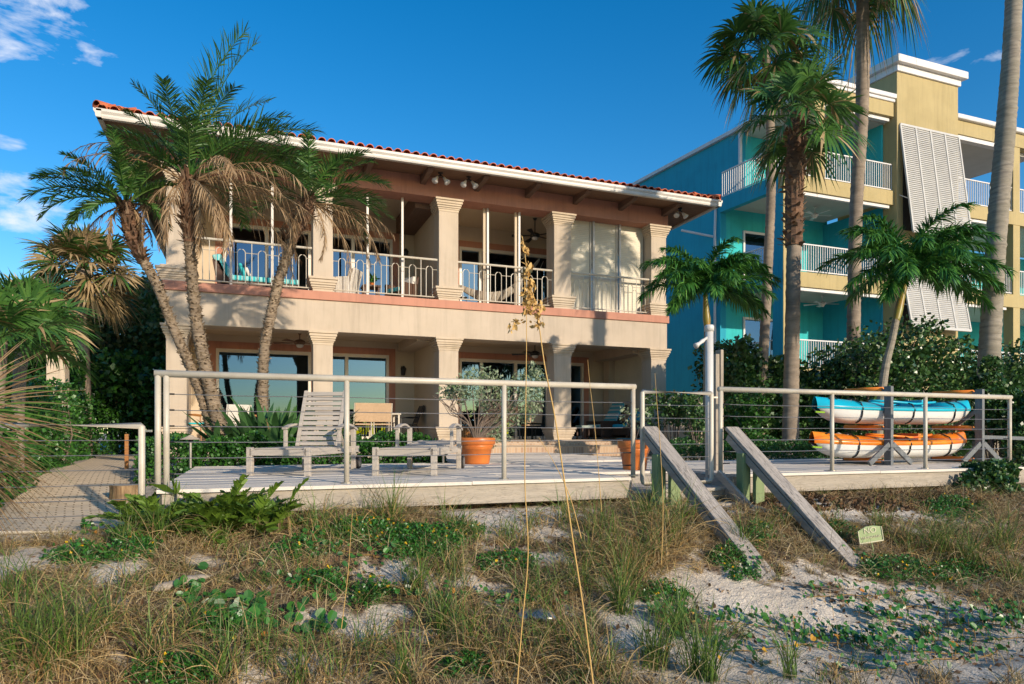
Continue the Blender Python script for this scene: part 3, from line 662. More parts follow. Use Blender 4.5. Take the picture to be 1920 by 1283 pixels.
# steps with brick risers
sx0, sx1 = 3.4, XR-.6
def uvbox(V): return np.stack([V[:, 0]+V[:, 1], V[:, 2]+V[:, 1]*.3], -1)
st = MB().box(sx0, sx1, FY-1.05, FY-.41, -.2, .145).box(sx0+.1, sx1-.1, FY-.72, FY-.405, .13, ZP-.055)
H('brick_step', MB().box(sx0, sx1, FY-1.05, FY-.72, -.2, .165), 'brick', uvs=uvbox); H('brick_step', MB().box(sx0, sx1, FY-.72, FY-.405, -.2, ZP-.045), 'brick', uvs=uvbox)
H('step_tread', MB().box(sx0, sx1, FY-1.08, FY-.72, .165, .19), 'conc')
# walls
def wall(name, x0, x1, y0, y1, z0, z1, mat='stucco_in'): return H(name, MB().box(x0, x1, y0, y1, z0, z1), mat)
xP2 = pil[2][0]+.03
wall('side_wall', XL, XL+.3, FY+PD, 31, -.2, ZT, 'stucco'); wall('side_wall', XR-.3, XR, BY-.1, 31, -.2, ZT, 'stucco')
wall('partition', xP2+.02, pil[2][1]-.04, FY+PD, BY, ZP, 3.32); wall('partition', xP2+.02, pil[2][1]-.04, FY+PD, BY, ZF, 7.18)
def crossbeam(x0, x1, z0, z1): H('cross_beam', MB().box(x0, x1, FY+PD, BY, z0, z1), 'bracket' if z0 > 5 else 'stucco')
H('cross_beam', MB().box(xP2-.55, xP2+.02, FY+PD+.02, BY-.01, 6.72, 7.18), 'bracket'); H('cross_beam', MB().box(xP2-.5, xP2+.02, FY+PD+.02, BY-.01, 3.05, 3.32), 'stucco')
H('shutter_wall', MB().box(XR-.27, XR-.2, FY+PD, BY-.05, ZP+.02, 3.32), 'roller'); wall('side_pilaster', XR-.5, XR-.16, BY-.5, BY-.12, ZP, 3.32, 'stucco')
H('cross_beam', MB().box(pil[4][0]-.3, pil[4][1], FY+PD+.03, BY-.02, 3.0, 3.32), 'stucco')
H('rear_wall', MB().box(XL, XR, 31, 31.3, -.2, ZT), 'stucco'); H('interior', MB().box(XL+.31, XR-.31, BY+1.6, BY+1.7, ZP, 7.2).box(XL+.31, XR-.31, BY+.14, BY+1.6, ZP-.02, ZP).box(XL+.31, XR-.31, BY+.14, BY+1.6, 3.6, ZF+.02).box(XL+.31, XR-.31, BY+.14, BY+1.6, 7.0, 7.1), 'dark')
def XB(px): return X_at(px, BY)
def backwall(z0, z1, top, opens):       # wall with door openings, pink surrounds and sliding doors
    mb = MB(); x = XL+.3; xe = XR-.3
    for (a, b, mull, blind) in opens:
        if a > x+.01: mb.box(x, a, BY, BY+.14, z0, z1)
        mb.box(a, b, BY, BY+.14, top, z1); x = b
    mb.box(x, xe, BY, BY+.14, z0, z1); H('back_wall', mb, 'stucco_in')
    for (a, b, mull, blind) in opens:
        s = MB().box(a-.2, a, BY-.02, BY+.12, z0, top+.2).box(b, b+.2, BY-.02, BY+.12, z0, top+.2).box(a, b, BY-.02, BY+.12, top, top+.2); H('pink_surround', s, 'pink')
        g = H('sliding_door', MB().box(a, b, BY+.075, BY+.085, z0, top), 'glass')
        f = MB().box(a, a+.08, BY-.03, BY+.1, z0, top).box(b-.08, b, BY-.03, BY+.1, z0, top).box(a+.08, b-.08, BY-.03, BY+.1, top-.1, top).box(a+.08, b-.08, BY-.03, BY+.1, z0, z0+.09)
        for m in mull: f.box(m-.05, m+.05, BY-.015, BY+.1, z0+.09, top-.1)
        mesh('door_frame', f, 'vinyl', g, bevel=.004)
        hb = MB(); xs_ = mull[0] if mull else a+.14; hb.box(xs_+.06, xs_+.085, BY-.05, BY-.02, z0+.95, z0+1.2); mesh('door_handle', hb, 'black', g)
        if blind:
            v = MB(); q = blind[0]
            while q < blind[1]: v.obox((q, BY+.25, (z0+top)/2), (.045, .02, 0), (-.001, .002, 0), (0, 0, (top-z0)/2-.06)); q += .09
            mesh('vertical_blinds', v, 'whitef', g)
backwall(ZP, 3.32, 2.93, [(XB(405), XB(583), [XB(500)], (XB(418), XB(472))), (XB(590)+.25, XB(729), [XB(650)], (XB(700), XB(722))), (XB(861), XB(1028), [XB(903), XB(967)], None), (XB(1064)-.3, XB(1094), [], None)])
backwall(ZF, 7.18, 6.52, [(XB(418), XB(583), [XB(500)], (XB(425), XB(455))), (XB(590)+.25, XB(736), [XB(662)], None), (XB(861), XB(1032), [XB(901), XB(969)], (XB(862), XB(880))), (XB(1064)-.3, XB(1135), [], None)])
# balcony railings, screen posts, roller shutters
def arch_rail(x0, x1, y, z0, par, ztop=1.1):
    o = MB().tube([(x0, y, z0+ztop), (x1, y, z0+ztop)], .032, 8).tube([(x0, y, z0+.09), (x1, y, z0+.09)], .018, 6)
    t = mesh('balcony_railing', o, 'rail', par); b = MB(); n = max(1, round((x1-x0)/.46)); w = (x1-x0)/n
    for i in range(n+1): b.tube([(x0+i*w, y, z0+.09), (x0+i*w, y, z0+ztop)], .011, 5)
    for i in range(n):
        c = x0+(i+.5)*w; r = w*.19
        pts = [(c-r, y, z0+.09), (c-r, y, z0+.82)]+[(c-r*math.cos(q), y, z0+.82+r*1.1*math.sin(q)) for q in np.linspace(.3, math.pi-.3, 7)]+[(c+r, y, z0+.82), (c+r, y, z0+.09)]
        b.tube(pts, .011, 5)
        b.tube([(x0+i*w, y, z0+.83), (c-r, y, z0+.83)], .009, 4).tube([(c+r, y, z0+.83), (x0+(i+1)*w, y, z0+.83)], .009, 4)
    mesh('balusters', b, 'rail', t)
for i in range(4):
    a, b = pil[i][1], pil[i+1][0]; arch_rail(a+.01, b-.01, FY+.1, ZF, house)
    for f in (1/3, 2/3):
        x = a+(b-a)*f; H('screen_post', MB().box(x-.03, x+.03, FY+.3, FY+.36, ZF, ZC), 'white', bevel=.004)
        if i == 2: H('screen_post', MB().box(x-.12, x-.05, FY+.36, FY+.42, ZF, ZC), 'stucco_in')
    if i == 3:
        w = (b-a)/3
        for k in range(3):
            H('roller_shutter', MB().box(a+k*w+.04, a+(k+1)*w-.04, FY+.4, FY+.44, ZF, ZC), 'roller')
            if k: H('shutter_guide', MB().box(a+k*w-.1, a+k*w-.04, FY+.37, FY+.44, ZF, ZC), 'rail')
# roof: soffit, gutter, brackets, barrel tiles
OV = 1.2; ex0, ex1, ey0, ey1 = XL-OV, XR+1.08, FY-OV, 31+OV; ze = 7.27; rise = .12
so_ = MB(); so_.add([(ex0+.05, ey0+.05, ze), (ex1-.05, ey0+.05, ze), (XR, FY, ze+rise), (XL, FY, ze+rise)], [(0, 3, 2, 1)])
so_.add([(ex0+.05, ey0+.05, ze), (XL, FY, ze+rise), (XL, 31, ze+rise), (ex0+.05, ey1, ze)], [(0, 3, 2, 1)]); so_.add([(ex1-.05, ey0+.05, ze), (ex1-.05, ey1, ze), (XR, 31, ze+rise), (XR, FY, ze+rise)], [(0, 3, 2, 1)])
H('soffit', so_, 'soffit')
def gutter(p, q, outn):
    p, q, o = np.array(p, float), np.array(q, float), np.array(outn, float)
    pf = [(0, -.03), (.10, -.03), (.115, .01), (.115, .05), (.15, .10), (.15, .155), (.135, .155), (.135, .14), (0, .14)]
    n = MB(); z = np.array([0, 0, 1.0]); pl = [p+o*(a-.1)+z*b for a, b in pf]; n.prism(pl, q-p); return n
gz = ze-.01
H('gutter', gutter((ex0-.0, ey0, gz), (ex1, ey0, gz), (0, -1, 0)), 'white'); H('gutter', gutter((ex0, ey1, gz), (ex0, ey0-.05, gz), (-1, 0, 0)), 'white'); H('gutter', gutter((ex1, ey0-.05, gz), (ex1, ey1, gz), (1, 0, 0)), 'white')
bk = None
for k in range(-4, 6):
    x = 4.29+1.5*k; mb = MB().prism([(x-.07, FY-.04, ze+rise-.02), (x-.07, FY-.04, ze+rise-.24), (x-.07, FY-.80, ze-.06), (x-.07, FY-.95, ze-.01), (x-.07, FY-.95, ze+.08)], (.14, 0, 0))
    H('rafter_bracket', mb, 'bracket', bevel=.008)
for y in (FY+1.2, FY+2.8, FY+4.4, FY+6): H('rafter_bracket', MB().prism([(XL-.04, y-.07, ze+rise-.02), (XL-.04, y-.07, ze+rise-.24), (XL-.95, y-.07, ze-.02), (XL-.95, y-.07, ze+.08)], (0, .14, 0)), 'bracket')
def roof():
    tw = .226; sl = .27; mb = MB(); r = .098; th = np.linspace(0, math.pi, 7)
    def barrel(p, d, ln, r0, r1, side):    # one half round tile, thick at its mouth
        p = np.array(p, float); d = nrm(np.array(d, float)); side = np.array(side, float); n = nrm(np.cross(side, d)); n = n if n[2] > 0 else -n
        rows = []
        for (s, rr) in ((0, r0-.016), (0, r0), (ln, r1)):
            rows.append([p+d*s-side*rr*math.cos(q)+n*rr*math.sin(q)*.95 for q in th])
        mb.grid(np.array(rows))
    g0 = MB(); n = int((ex1-ex0)/tw); zt = ze+.15
    for i in range(n+1):
        x = ex0+tw*(i+.5)
        if x > ex1: break
        for k in range(4):
            y = ey0-.04+k*.36
            if x-ex0 < (y-ey0)-.1 or ex1-x < (y-ey0)-.1: continue
            j = random.uniform(-.012, .012); barrel((x+j*.5, y+j, zt+sl*k*.36), (0, 1, sl), .42, r, r*.86, (1, 0, 0))
    m = int((ey1-ey0)/tw)
    for i in range(m):
        y = ey0+tw*(i+.5)
        for k in range(3):
            x = ex0-.04+k*.36
            if y-ey0 < (x-ex0)-.1: continue
            barrel((x, y, zt+sl*k*.36), (1, 0, sl), .42, r, r*.86, (0, -1, 0))
            barrel((2*((ex0+ex1)/2)-x, y, zt+sl*k*.36), (-1, 0, sl), .42, r, r*.86, (0, 1, 0))
    for s, x0 in ((1, ex0), (-1, ex1)):
        for k in range(14): barrel((x0+s*k*.36, ey0+k*.36, zt+.05+sl*k*.36), (s, 1, sl), .5, .13, .11, nrm(np.array([1, -s, 0.])))
    H('roof_tiles', mb, 'tile', smooth=True)
    hw = (ey1-ey0)/2; zr = zt-.02+sl*hw; yr = (ey0+ey1)/2
    H('roof', MB().add([(ex0, ey0, zt-.02), (ex1, ey0, zt-.02), (ex1, ey1, zt-.02), (ex0, ey1, zt-.02), (ex0+hw, yr, zr), (ex1-hw, yr, zr)], [(0, 1, 5, 4), (1, 2, 5), (2, 3, 4, 5), (3, 0, 4)]), 'tile')
roof()
dp = MB(); xg = ex1-.25; H('downspout', dp.tube([(xg, ey0+.1, gz), (xg, ey0+.15, gz-.15), (XR+.1, FY-.02, gz-.45), (XR+.1, FY+.1, gz-.9)], .05, 8), 'white') if 0 else None
# ------------------------------------------------------------------ fixtures on the house
def floodlight(loc, label, n=2):
    t = thing('floodlight', loc, label, 'floodlight', 'floodlights under the eave'); x, y, z = loc
    mesh('mount', MB().lathe((x, y, z-.05), [(0, .05), (.07, .05), (.07, .02), (.02, 0), (.02, -.05), (0, -.05)], 12).tube([(x, y, z-.06), (x-.1, y, z-.14)], .018, 6).tube([(x, y, z-.06), (x+.1, y, z-.14)], .018, 6), 'black', t)
    for s in ((-1, 1) if n == 2 else (1,)):
        d = np.array([s*.5, -.35, -.8]); d /= np.linalg.norm(d); p = np.array([x+s*.08, y, z-.12]); P = [p+d*k for k in (0, .05, .10, .17, .20)]
        mesh('lamp_head', MB().tube(P, [.03, .04, .05, .085, .08], 12), 'trimwhite', t, smooth=True)
z_s = ze+.07
floodlight(tuple(at(826, 335, FY-.55).to_2d())+(z_s,), 'white double floodlight under the eave, left of the pair of floodlights')
floodlight(tuple(at(879, 335, FY-.55).to_2d())+(z_s,), 'white double floodlight under the eave, second from the left')
floodlight(tuple(at(1275, 400, FY-.4).to_2d())+(z_s,), 'white floodlight at the right end of the eave')
def ceiling_fan(loc, label, drop=.45, mat='black', rz=.3, group='dark ceiling fans on the porches'):
    t = thing('ceiling_fan', loc, label, 'ceiling fan', group); x, y, z = loc
    mesh('rod', MB().tube([(x, y, z), (x, y, z-drop)], .015, 6).lathe((x, y, z), [(0, 0), (.07, -.01), (.03, -.07), (0, -.07)], 10), mat, t)
    zz = z-drop; mesh('motor', MB().lathe((x, y, zz), [(0, .06), (.08, .04), (.15, 0), (.15, -.07), (.10, -.10), (0, -.10)], 16), mat, t, smooth=True)
    for k in range(5):
        a = rz+k*2*math.pi/5; ca, sa = math.cos(a), math.sin(a)
        mesh('blade', MB().prism([(x+ca*.13-sa*-.03, y+sa*.13+ca*-.03, zz-.05), (x+ca*.72-sa*-.075, y+sa*.72+ca*-.075, zz-.07), (x+ca*.72-sa*.075, y+sa*.72+ca*.075, zz-.04), (x+ca*.13-sa*.03, y+sa*.13+ca*.03, zz-.05)], (0, 0, .012)), mat, t)
    mesh('light_bowl', MB().lathe((x, y, zz-.1), [(.10, 0), (.10, -.03), (.07, -.07), (0, -.085)], 14), 'trimwhite', t, smooth=True)
p = at(1003, 435, 19.5); ceiling_fan((p.x, p.y, 7.18), 'dark five blade ceiling fan over the upper balcony', .5)
p = at(1003, 655, 19.5); ceiling_fan((p.x, p.y, 3.32), 'dark five blade ceiling fan over the ground floor porch behind the tall grass stalks', .3, rz=.1)
p = at(562, 624, 19.8); ceiling_fan((p.x, p.y, 3.32), 'ceiling fan of the left porch bay, half hidden by a leaning palm trunk', .25, 'bracket')
def lantern(loc, label):
    t = thing('wall_lantern', loc, label, 'wall lamp', 'dark wall lanterns on the porches'); x, y, z = loc
    mesh('bracket', MB().tube([(x, y, z), (x, y-.08, z+.12), (x, y-.14, z+.08)], .012, 6).box(x-.05, x+.05, y-.02, y, z-.12, z+.16), 'black', t)
    mesh('lamp_cage', MB().lathe((x, y-.14, z-.14), [(0, 0), (.05, .02), (.085, .2), (.10, .21), (.04, .29), (0, .31)], 8), 'black', t)
lantern((at(755, 697, BY).x, BY, at(755, 697, BY).z), 'dark wall lantern on the ground floor porch wall beside the middle sliding door')
lantern((at(759, 478, BY).x, BY, at(759, 478, BY).z), 'dark wall lantern on the upper balcony wall')
for px, py, lb in ((458, 620, 'white square ceiling light above the left sliding door'), (692, 631, 'white square ceiling light above the middle porch bay'), (870, 640, 'small white ceiling light beside the middle pillar')):
    p = at(px, py, 19.2); t = thing('ceiling_light', (p.x, p.y, 3.32), lb, 'ceiling light', 'white lights on the porch ceiling'); mesh('frame', MB().box(p.x-.2, p.x+.2, p.y-.2, p.y+.2, 3.285, 3.319), 'trimwhite', t, bevel=.01); mesh('diffuser', MB().box(p.x-.15, p.x+.15, p.y-.15, p.y+.15, 3.25, 3.284), 'whitef', t)
# ------------------------------------------------------------------ apartment building next door
AX, AY = 18.87, 20.5
apt = thing('apartment_building', (AX+6, AY, -.1), 'turquoise, blue and yellow stucco apartment building with white balcony railings', 'building')
def shear(mb):
    V = np.vstack(mb.V); V[:, 0] -= .1016*(V[:, 1]-AY); mb.V = [V]; return mb
def A(name, mb, mat, par=None, **k): return mesh(name, shear(mb), mat, par or apt, **k)
AB = AY+3.3; fl = (3.0, 6.7, 10.4); xT0, xT1 = 24.55, 28.1
# side body
A('side_wall', MB().box(AX, AX+.3, AB, AY+24, -.3, 10.35), 'blue'); A('side_wall', MB().box(AX+1.0, AX+1.3, AB, AY+24, 10.35, 13.45), 'blue')
A('terrace_slab', MB().box(AX, AX+1.0, AB, AY+24, 10.2, 10.36), 'blue')
A('roof_edge', MB().box(AX+.85, AX+1.4, AY-.1, AY+24.2, 13.46, 13.62), 'trimwhite')
A('roof', MB().box(AX+1.4, 34, AY+.1, AY+24, 13.6, 13.68), 'ceil')
A('corner_trim', MB().box(AX+.93, AX+1.06, AB-.09, AB-.01, 10.4, 13.44), 'trimwhite'); A('downspout', MB().tube([(AX-.06, AB+.2, 10.1), (AX-.1, AB+.2, 9.0), (AX-.1, AB+.2, 0)], .05, 8), 'trimwhite')
A('downspout', MB().tube([(AX-.1, AB+.3, 8.9), (AX-.9, AB+1.3, 9.35)], .05, 8), 'trimwhite')
bw = MB(); bw.box(AX+.3, xT0+.2, AB, AB+.2, -.3, 10.2); A('back_wall', bw, 'turq'); A('back_wall', MB().box(AX+1.31, xT0+.2, AB, AB+.2, 10.4, 13.44), 'turq')
A('back_wall', MB().box(xT1-.2, 42, AB+1, AB+1.2, -.3, 10.0), 'turq'); A('inner_side_wall', MB().box(xT0-.1, xT0+.15, AY+.45, AB, 10.4, 13.4), 'turq')
A('inner_side_wall', MB().box(xT0-.05, xT0+.15, AY+.45, AB, -.3, 9.9), 'blue')
for z in fl:
    top = z == 10.4
    A('floor_slab', MB().box(AX+.25, xT0, AY+.25, AB, z-.35, z), 'ceil'); A('floor_slab', MB().box(xT1, 42, AY+.25, AB+.9, z-.35, z), 'ceil')
    A('balcony_edge', MB().box(AX-.02, AX+.24, AY+.25, AB+.01, z-.55, z+.02), 'blue')
    A('balcony_edge', MB().box(AX-.01, xT0+.05, AY-.02, AY+.24, z-.55, z+.02), 'yellow'); A('balcony_edge', MB().box(xT1-.05, 42, AY-.02, AY+.24, z-.55, z+.02), 'yellow')
    A('blind_box', MB().box(AX+.9, xT0-.15, AY+.06, AY+.2, z-.68, z-.56), 'trimwhite'); A('blind_box', MB().box(xT1+.6, 31.5, AY+.06, AY+.2, z-.68, z-.56), 'trimwhite')
def picket_rail(p, q, z, h=1.12):
    p, q = np.array([*p, z]), np.array([*q, z]); L = np.linalg.norm(q-p); d = (q-p)/L; n = int(L/.115)
    r = A('balcony_railing', MB().bar(p+[0, 0, h], q+[0, 0, h], .06, .045).bar(p+[0, 0, .1], q+[0, 0, .1], .04, .04), 'trimwhite'); b = MB()
    for i in range(n+1):
        c = p+d*(L*i/n); b.box(c[0]-.011, c[0]+.011, c[1]-.011, c[1]+.011, z+.12, z+h-.022)
    o = mesh('pickets', shear(b), 'trimwhite', r)
for z in fl:
    picket_rail((AX+.06, AB-.05), (AX+.06, AY+.08), z)
    if z == 10.4: picket_rail((AX+.1, AY+.08), (20.41, AY+.08), z); picket_rail((20.9, AY+.08), (xT0-.02, AY+.08), z)
    else: picket_rail((19.6, AY+.08), (xT0-.02, AY+.08), z)
    picket_rail((xT1+.02, AY+.08), (31.86, AY+.08), z); picket_rail((32.3, AY+.08), (38, AY+.08), z)
picket_rail((AX+.06, AY+.08), (xT0, AY+.08), -.1); picket_rail((xT1, AY+.08), (40, AY+.08), -.1)
A('corner_column', MB().box(AX-.015, AX+.05, AY+.02, AY+.5, -.3, 9.85), 'blue'); A('corner_column', MB().box(AX-.005, 19.6, AY-.01, AY+.45, -.3, 9.84), 'yellow')
A('column', MB().box(20.41, 20.9, AY, AY+.4, 10.42, 13.6), 'yellow'); A('column', MB().box(31.86, 32.3, AY, AY+.4, -.3, 13.6), 'yellow')
A('roof_beam', MB().box(19.9, xT0+.1, AY-.03, AY+.35, 13.45, 14.15), 'yellow'); A('cornice', MB().box(19.8, xT0+.32, AY-.15, AY+.45, 14.15, 14.34).box(19.85, xT0+.2, AY-.09, AY+.4, 14.02, 14.149), 'trimwhite', bevel=.03)
A('roof_beam', MB().box(xT1-.1, 33.9, AY-.03, AY+.35, 13.35, 13.95), 'yellow'); A('cornice', MB().box(xT1-.02, 34.6, AY-.18, AY+.45, 13.95, 14.16), 'trimwhite', bevel=.05)
A('roof_ceiling', MB().box(AX+1.31, xT0, AY+.36, AB, 13.3, 13.44), 'ceil'); A('roof_ceiling', MB().box(xT1, 33.8, AY+.36, AB+.6, 13.2, 13.34), 'ceil')
A('blind_box', MB().box(20.95, xT0-.1, AY+.1, AY+.3, 13.3, 13.44), 'trimwhite'); A('blind_box', MB().box(xT1+.1, 31.8, AY+.02, AY+.28, 13.16, 13.33), 'trimwhite')
A('tower', MB().box(xT0, xT1, AY-.16, AY+2.6, -.3, 15.25), 'yellow', bevel=.02); A('tower_cornice', MB().box(xT0-.07, xT1+.07, AY-.24, AY+2.7, 15.25, 15.52).box(xT0-.25, xT1+.25, AY-.42, AY+2.9, 15.52, 15.82), 'trimwhite', bevel=.02)
def bahama(z1, ln, out):
    x0, x1, y = xT0+.12, xT1-.05, AY-.2; d = nrm(np.array([0, -out, -ln])); L = math.hypot(out, ln); n = np.array([0, d[2], -d[1]])
    top = np.array([0, y, z1]); f = MB(); s = MB(); w = (x1-x0)/4
    for k in range(5): f.bar(top+[x0+k*w, 0, 0], top+[x0+k*w, 0, 0]+d*L, .075, .06, n)
    for t_ in (0, L): f.bar(top+[x0, 0, 0]+d*t_, top+[x1, 0, 0]+d*t_, .09, .065, n)
    sh = mesh('bahama_shutter', shear(f), 'shutter', apt)
    m = int(L/.085)
    for i in range(1, m):
        c = top+d*(L*i/m)
        for k in range(4): s.obox(c+[x0+(k+.5)*w, 0, 0], (w/2-.04, 0, 0), d*.047+np.array([0, -.016, .004]), np.array([0, d[2], -d[1]])*.003)
    mesh('louvres', shear(s), 'shutter', sh)
    mesh('stay', shear(MB().bar(top+[x0+.02, .15, 0]+[0, 0, -ln*.62], top+[x0+.02, 0, 0]+d*L*.7, .03, .03)), 'trimwhite', sh)
    A('recess_shade_panel', MB().box(x0+.2, x1-.2, AY-.175, AY-.165, z1-ln*.95, z1-.1), 'dark')  # flat dark panel on the wall, shade of a window recess put in as colour
bahama(13.1, 4.5, .55); bahama(7.7, 2.9, .5)
def aptdoor(x0, x1, z0, z1, y, mull=1):
    g = A('glass_door', MB().box(x0, x1, y-.03, y-.02, z0, z1), 'glass'); f = MB().box(x0-.09, x0, y-.06, y-.005, z0, z1+.1).box(x1, x1+.09, y-.06, y-.005, z0, z1+.1).box(x0, x1, y-.06, y-.005, z1, z1+.1)
    for k in range(mull): xm = x0+(x1-x0)*(k+1)/(mull+1); f.box(xm-.05, xm+.05, y-.055, y-.031, z0, z1)
    mesh('frame', shear(f), 'trimwhite', g)
    mesh('dark_room_sheet', shear(MB().box(x0, x1, y-.012, y-.008, z0, z1)), 'dark', g)  # thin dark sheet in place of the unlit depth behind the glass
for z in fl: 
    o = 1.3 if z > 10 else 0
    aptdoor(AX+o+1.25, AX+o+3.6, z, z+2.4, AB, 1)
    aptdoor(xT1+5.2, xT1+6.6, z+1, z+2.3, AB+1, 0) if z < 10 else None
aptdoor(xT0+.5, xT1-.4, .2, 2.2, AY-.16, 1)
for (x, z) in ((22.2, 10.05), (22.6, 6.35), (30, 6.35)):
    ceiling_fan((x, AY+1.8, z), 'pale ceiling fan under the apartment balcony, '+{22.2: 'upper one', 22.6: 'lower one', 30: 'right of the yellow tower'}[x], .3, 'trimwhite', 1.0, 'pale ceiling fans under the apartment balconies')
# ------------------------------------------------------------------ deck
deck = thing('wooden_deck', (2, 7, -.4), 'weathered grey timber deck in front of the beach house', 'deck')
def boards(x0, x1, y0, y1, z=0.0):
    mb = MB(); y = y0
    while y < y1-.05:
        w = min(.134, y1-y); xs = [x0]
        while xs[-1] < x1-.3: xs.append(min(x1, xs[-1]+random.choice([2.4, 3.0, 3.6])))
        for a, b in zip(xs[:-1], xs[1:]):
            j = random.uniform(-.003, .003); mb.box(a+.003, b-.003, y, y+w, z-.035+j, z+j)
        y += .14
    return mb
D_ = lambda n, mb, mat, **k: mesh(n, mb, mat, deck, **k)
fx0, fx1, gx0, gx1, cx1 = -.80, 4.14, 4.14, 5.66, 11.15
D_('deck_boards', boards(fx0, fx1, 6.93, 11.56), 'deck'); D_('deck_boards', boards(3.3, 7.4, 11.56, 16.9), 'deck'); D_('deck_boards', boards(gx0, gx1, 8.0, 11.56), 'deck'); D_('deck_boards', boards(gx1, cx1, 6.93, 10.8), 'deck')
D_('fascia_board', MB().box(fx0+.04, fx1, 6.97, 7.01, -.245, -.037), 'fascia', bevel=.004); D_('fascia_board', MB().box(gx1, cx1-.04, 6.97, 7.01, -.245, -.037), 'fascia', bevel=.004)
D_('side_board', MB().box(fx0+.02, fx0+.06, 7.02, 11.5, -.22, -.037), 'fascia'); D_('side_board', MB().box(fx1, fx1+.035, 6.98, 7.98, -.4, -.037), 'grey_wood'); D_('side_board', MB().box(gx1-.04, gx1-.003, 6.98, 7.98, -.4, -.037), 'grey_wood')
D_('landing', boards(gx0+.04, gx1-.05, 6.95, 7.98, -.16), 'teak'); D_('landing_riser', MB().box(gx0+.04, gx1-.05, 7.985, 8.01, -.2, -.04), 'grey_wood'); D_('landing_riser', MB().box(gx0+.04, gx1-.05, 6.98, 7.01, -.34, -.197), 'grey_wood')
D_('support_beam', MB().box(fx0+.3, fx1-.1, 7.5, 7.58, -.42, -.24), 'grey_wood'); D_('support_beam', MB().box(gx1+.2, cx1-.2, 7.5, 7.58, -.42, -.24), 'grey_wood')
for x in (-.4, 1.3, 2.9, 3.9, 5.9, 7.8, 9.6, 10.9): D_('support_post', MB().box(x-.06, x+.06, 7.38, 7.49, -.9, -.05), 'postwood')
for x in np.arange(-.6, 11, .6):
    if not (gx0-.2 < x < gx1+.1): D_('joist', MB().box(x-.02, x+.02, 7.02, 10.7, -.23, -.04), 'grey_wood')
# ------------------------------------------------------------------ railings and gates
RY = 7.13
def cable_rail(label, x0, x1, posts, z0, top=1.07, r=.034):
    t = thing('cable_railing', ((x0+x1)/2, RY, z0), label, 'railing', 'cream pipe and cable railings along the deck edge')
    mesh('top_rail', MB().tube([(x0-.03, RY, top), (x1+.03, RY, top)], r, 12), 'rail', t, smooth=True)
    for x in posts:
        p = mesh('post', MB().tube([(x, RY, -.02), (x, RY, top)], .028, 12), 'rail', t, smooth=True); mesh('base_plate', MB().lathe((x, RY, .0), [(0, .012), (.055, .012), (.055, 0)], 12), 'cable', p)
    for k in range(6):
        z = .13+.15*k; n = 24; xs = np.linspace(x0, x1, n); off = [0]*n
        for i, x in enumerate(xs): off[i] = -.006*math.sin(math.pi*((x-x0)/(x1-x0)*3 % 1))
        mesh('cable', MB().tube([(x, RY, z+o) for x, o in zip(xs, off)], .0042, 5), 'cable', t)
    for k in range(6):
        z = .13+.15*k; mesh('cable_fitting', MB().tube([(x0+.03, RY, z), (x0+.14, RY, z)], .009, 6), 'black', t); mesh('cable_fitting', MB().tube([(x1-.03, RY, z), (x1-.14, RY, z)], .009, 6), 'black', t)
    return t
pxs = lambda L: [X_at(p, RY) for p in L]
PA, PC = pxs([296, 312, 650, 945, 1187]), pxs([1351, 1560, 1735, 1893])
cable_rail('long cream pipe railing with steel cables along the left deck edge', PA[0], PA[-1], PA, 0); cable_rail('cream pipe railing with steel cables in front of the kayaks', PC[0], PC[-1], PC, 0)
def gate(x0, x1, y, z0, z1, label, r=.028, nc=6):
    t = thing('gate', ((x0+x1)/2, y, z0), label, 'gate', 'cream pipe gates with steel cables')
    c = .05; pts = [(x0, y, (z0+z1)/2), (x0, y, z0+c), (x0+c*.3, y, z0+c*.3), (x0+c, y, z0), (x1-c, y, z0), (x1-c*.3, y, z0+c*.3), (x1, y, z0+c), (x1, y, z1-.01), (x1-.01, y, z1), (x0+.01, y, z1), (x0, y, z1-.01), (x0, y, (z0+z1)/2)]
    mesh('pipe_frame', MB().tube(pts, r, 12, cap=False), 'rail', t, smooth=True)
    for k in range(nc):
        z = z0+(z1-z0)*(k+1)/(nc+1); mesh('cable', MB().tube([(x0, y, z), (x1, y, z)], .004, 5), 'cable', t)
    mesh('latch', MB().bar((x1, y, z1-.05), (x1+.09, y, z1-.05), .02, .02), 'cable', t)
gate(X_at(1203, RY)+.01, X_at(1334, RY), RY, -.10, 1.015, 'cream pipe gate with steel cables at the top of the beach stairs')
gate(-2.18, -.985, 7.47, -.41, .585, 'low cream pipe gate across the brick path on the left', .032)
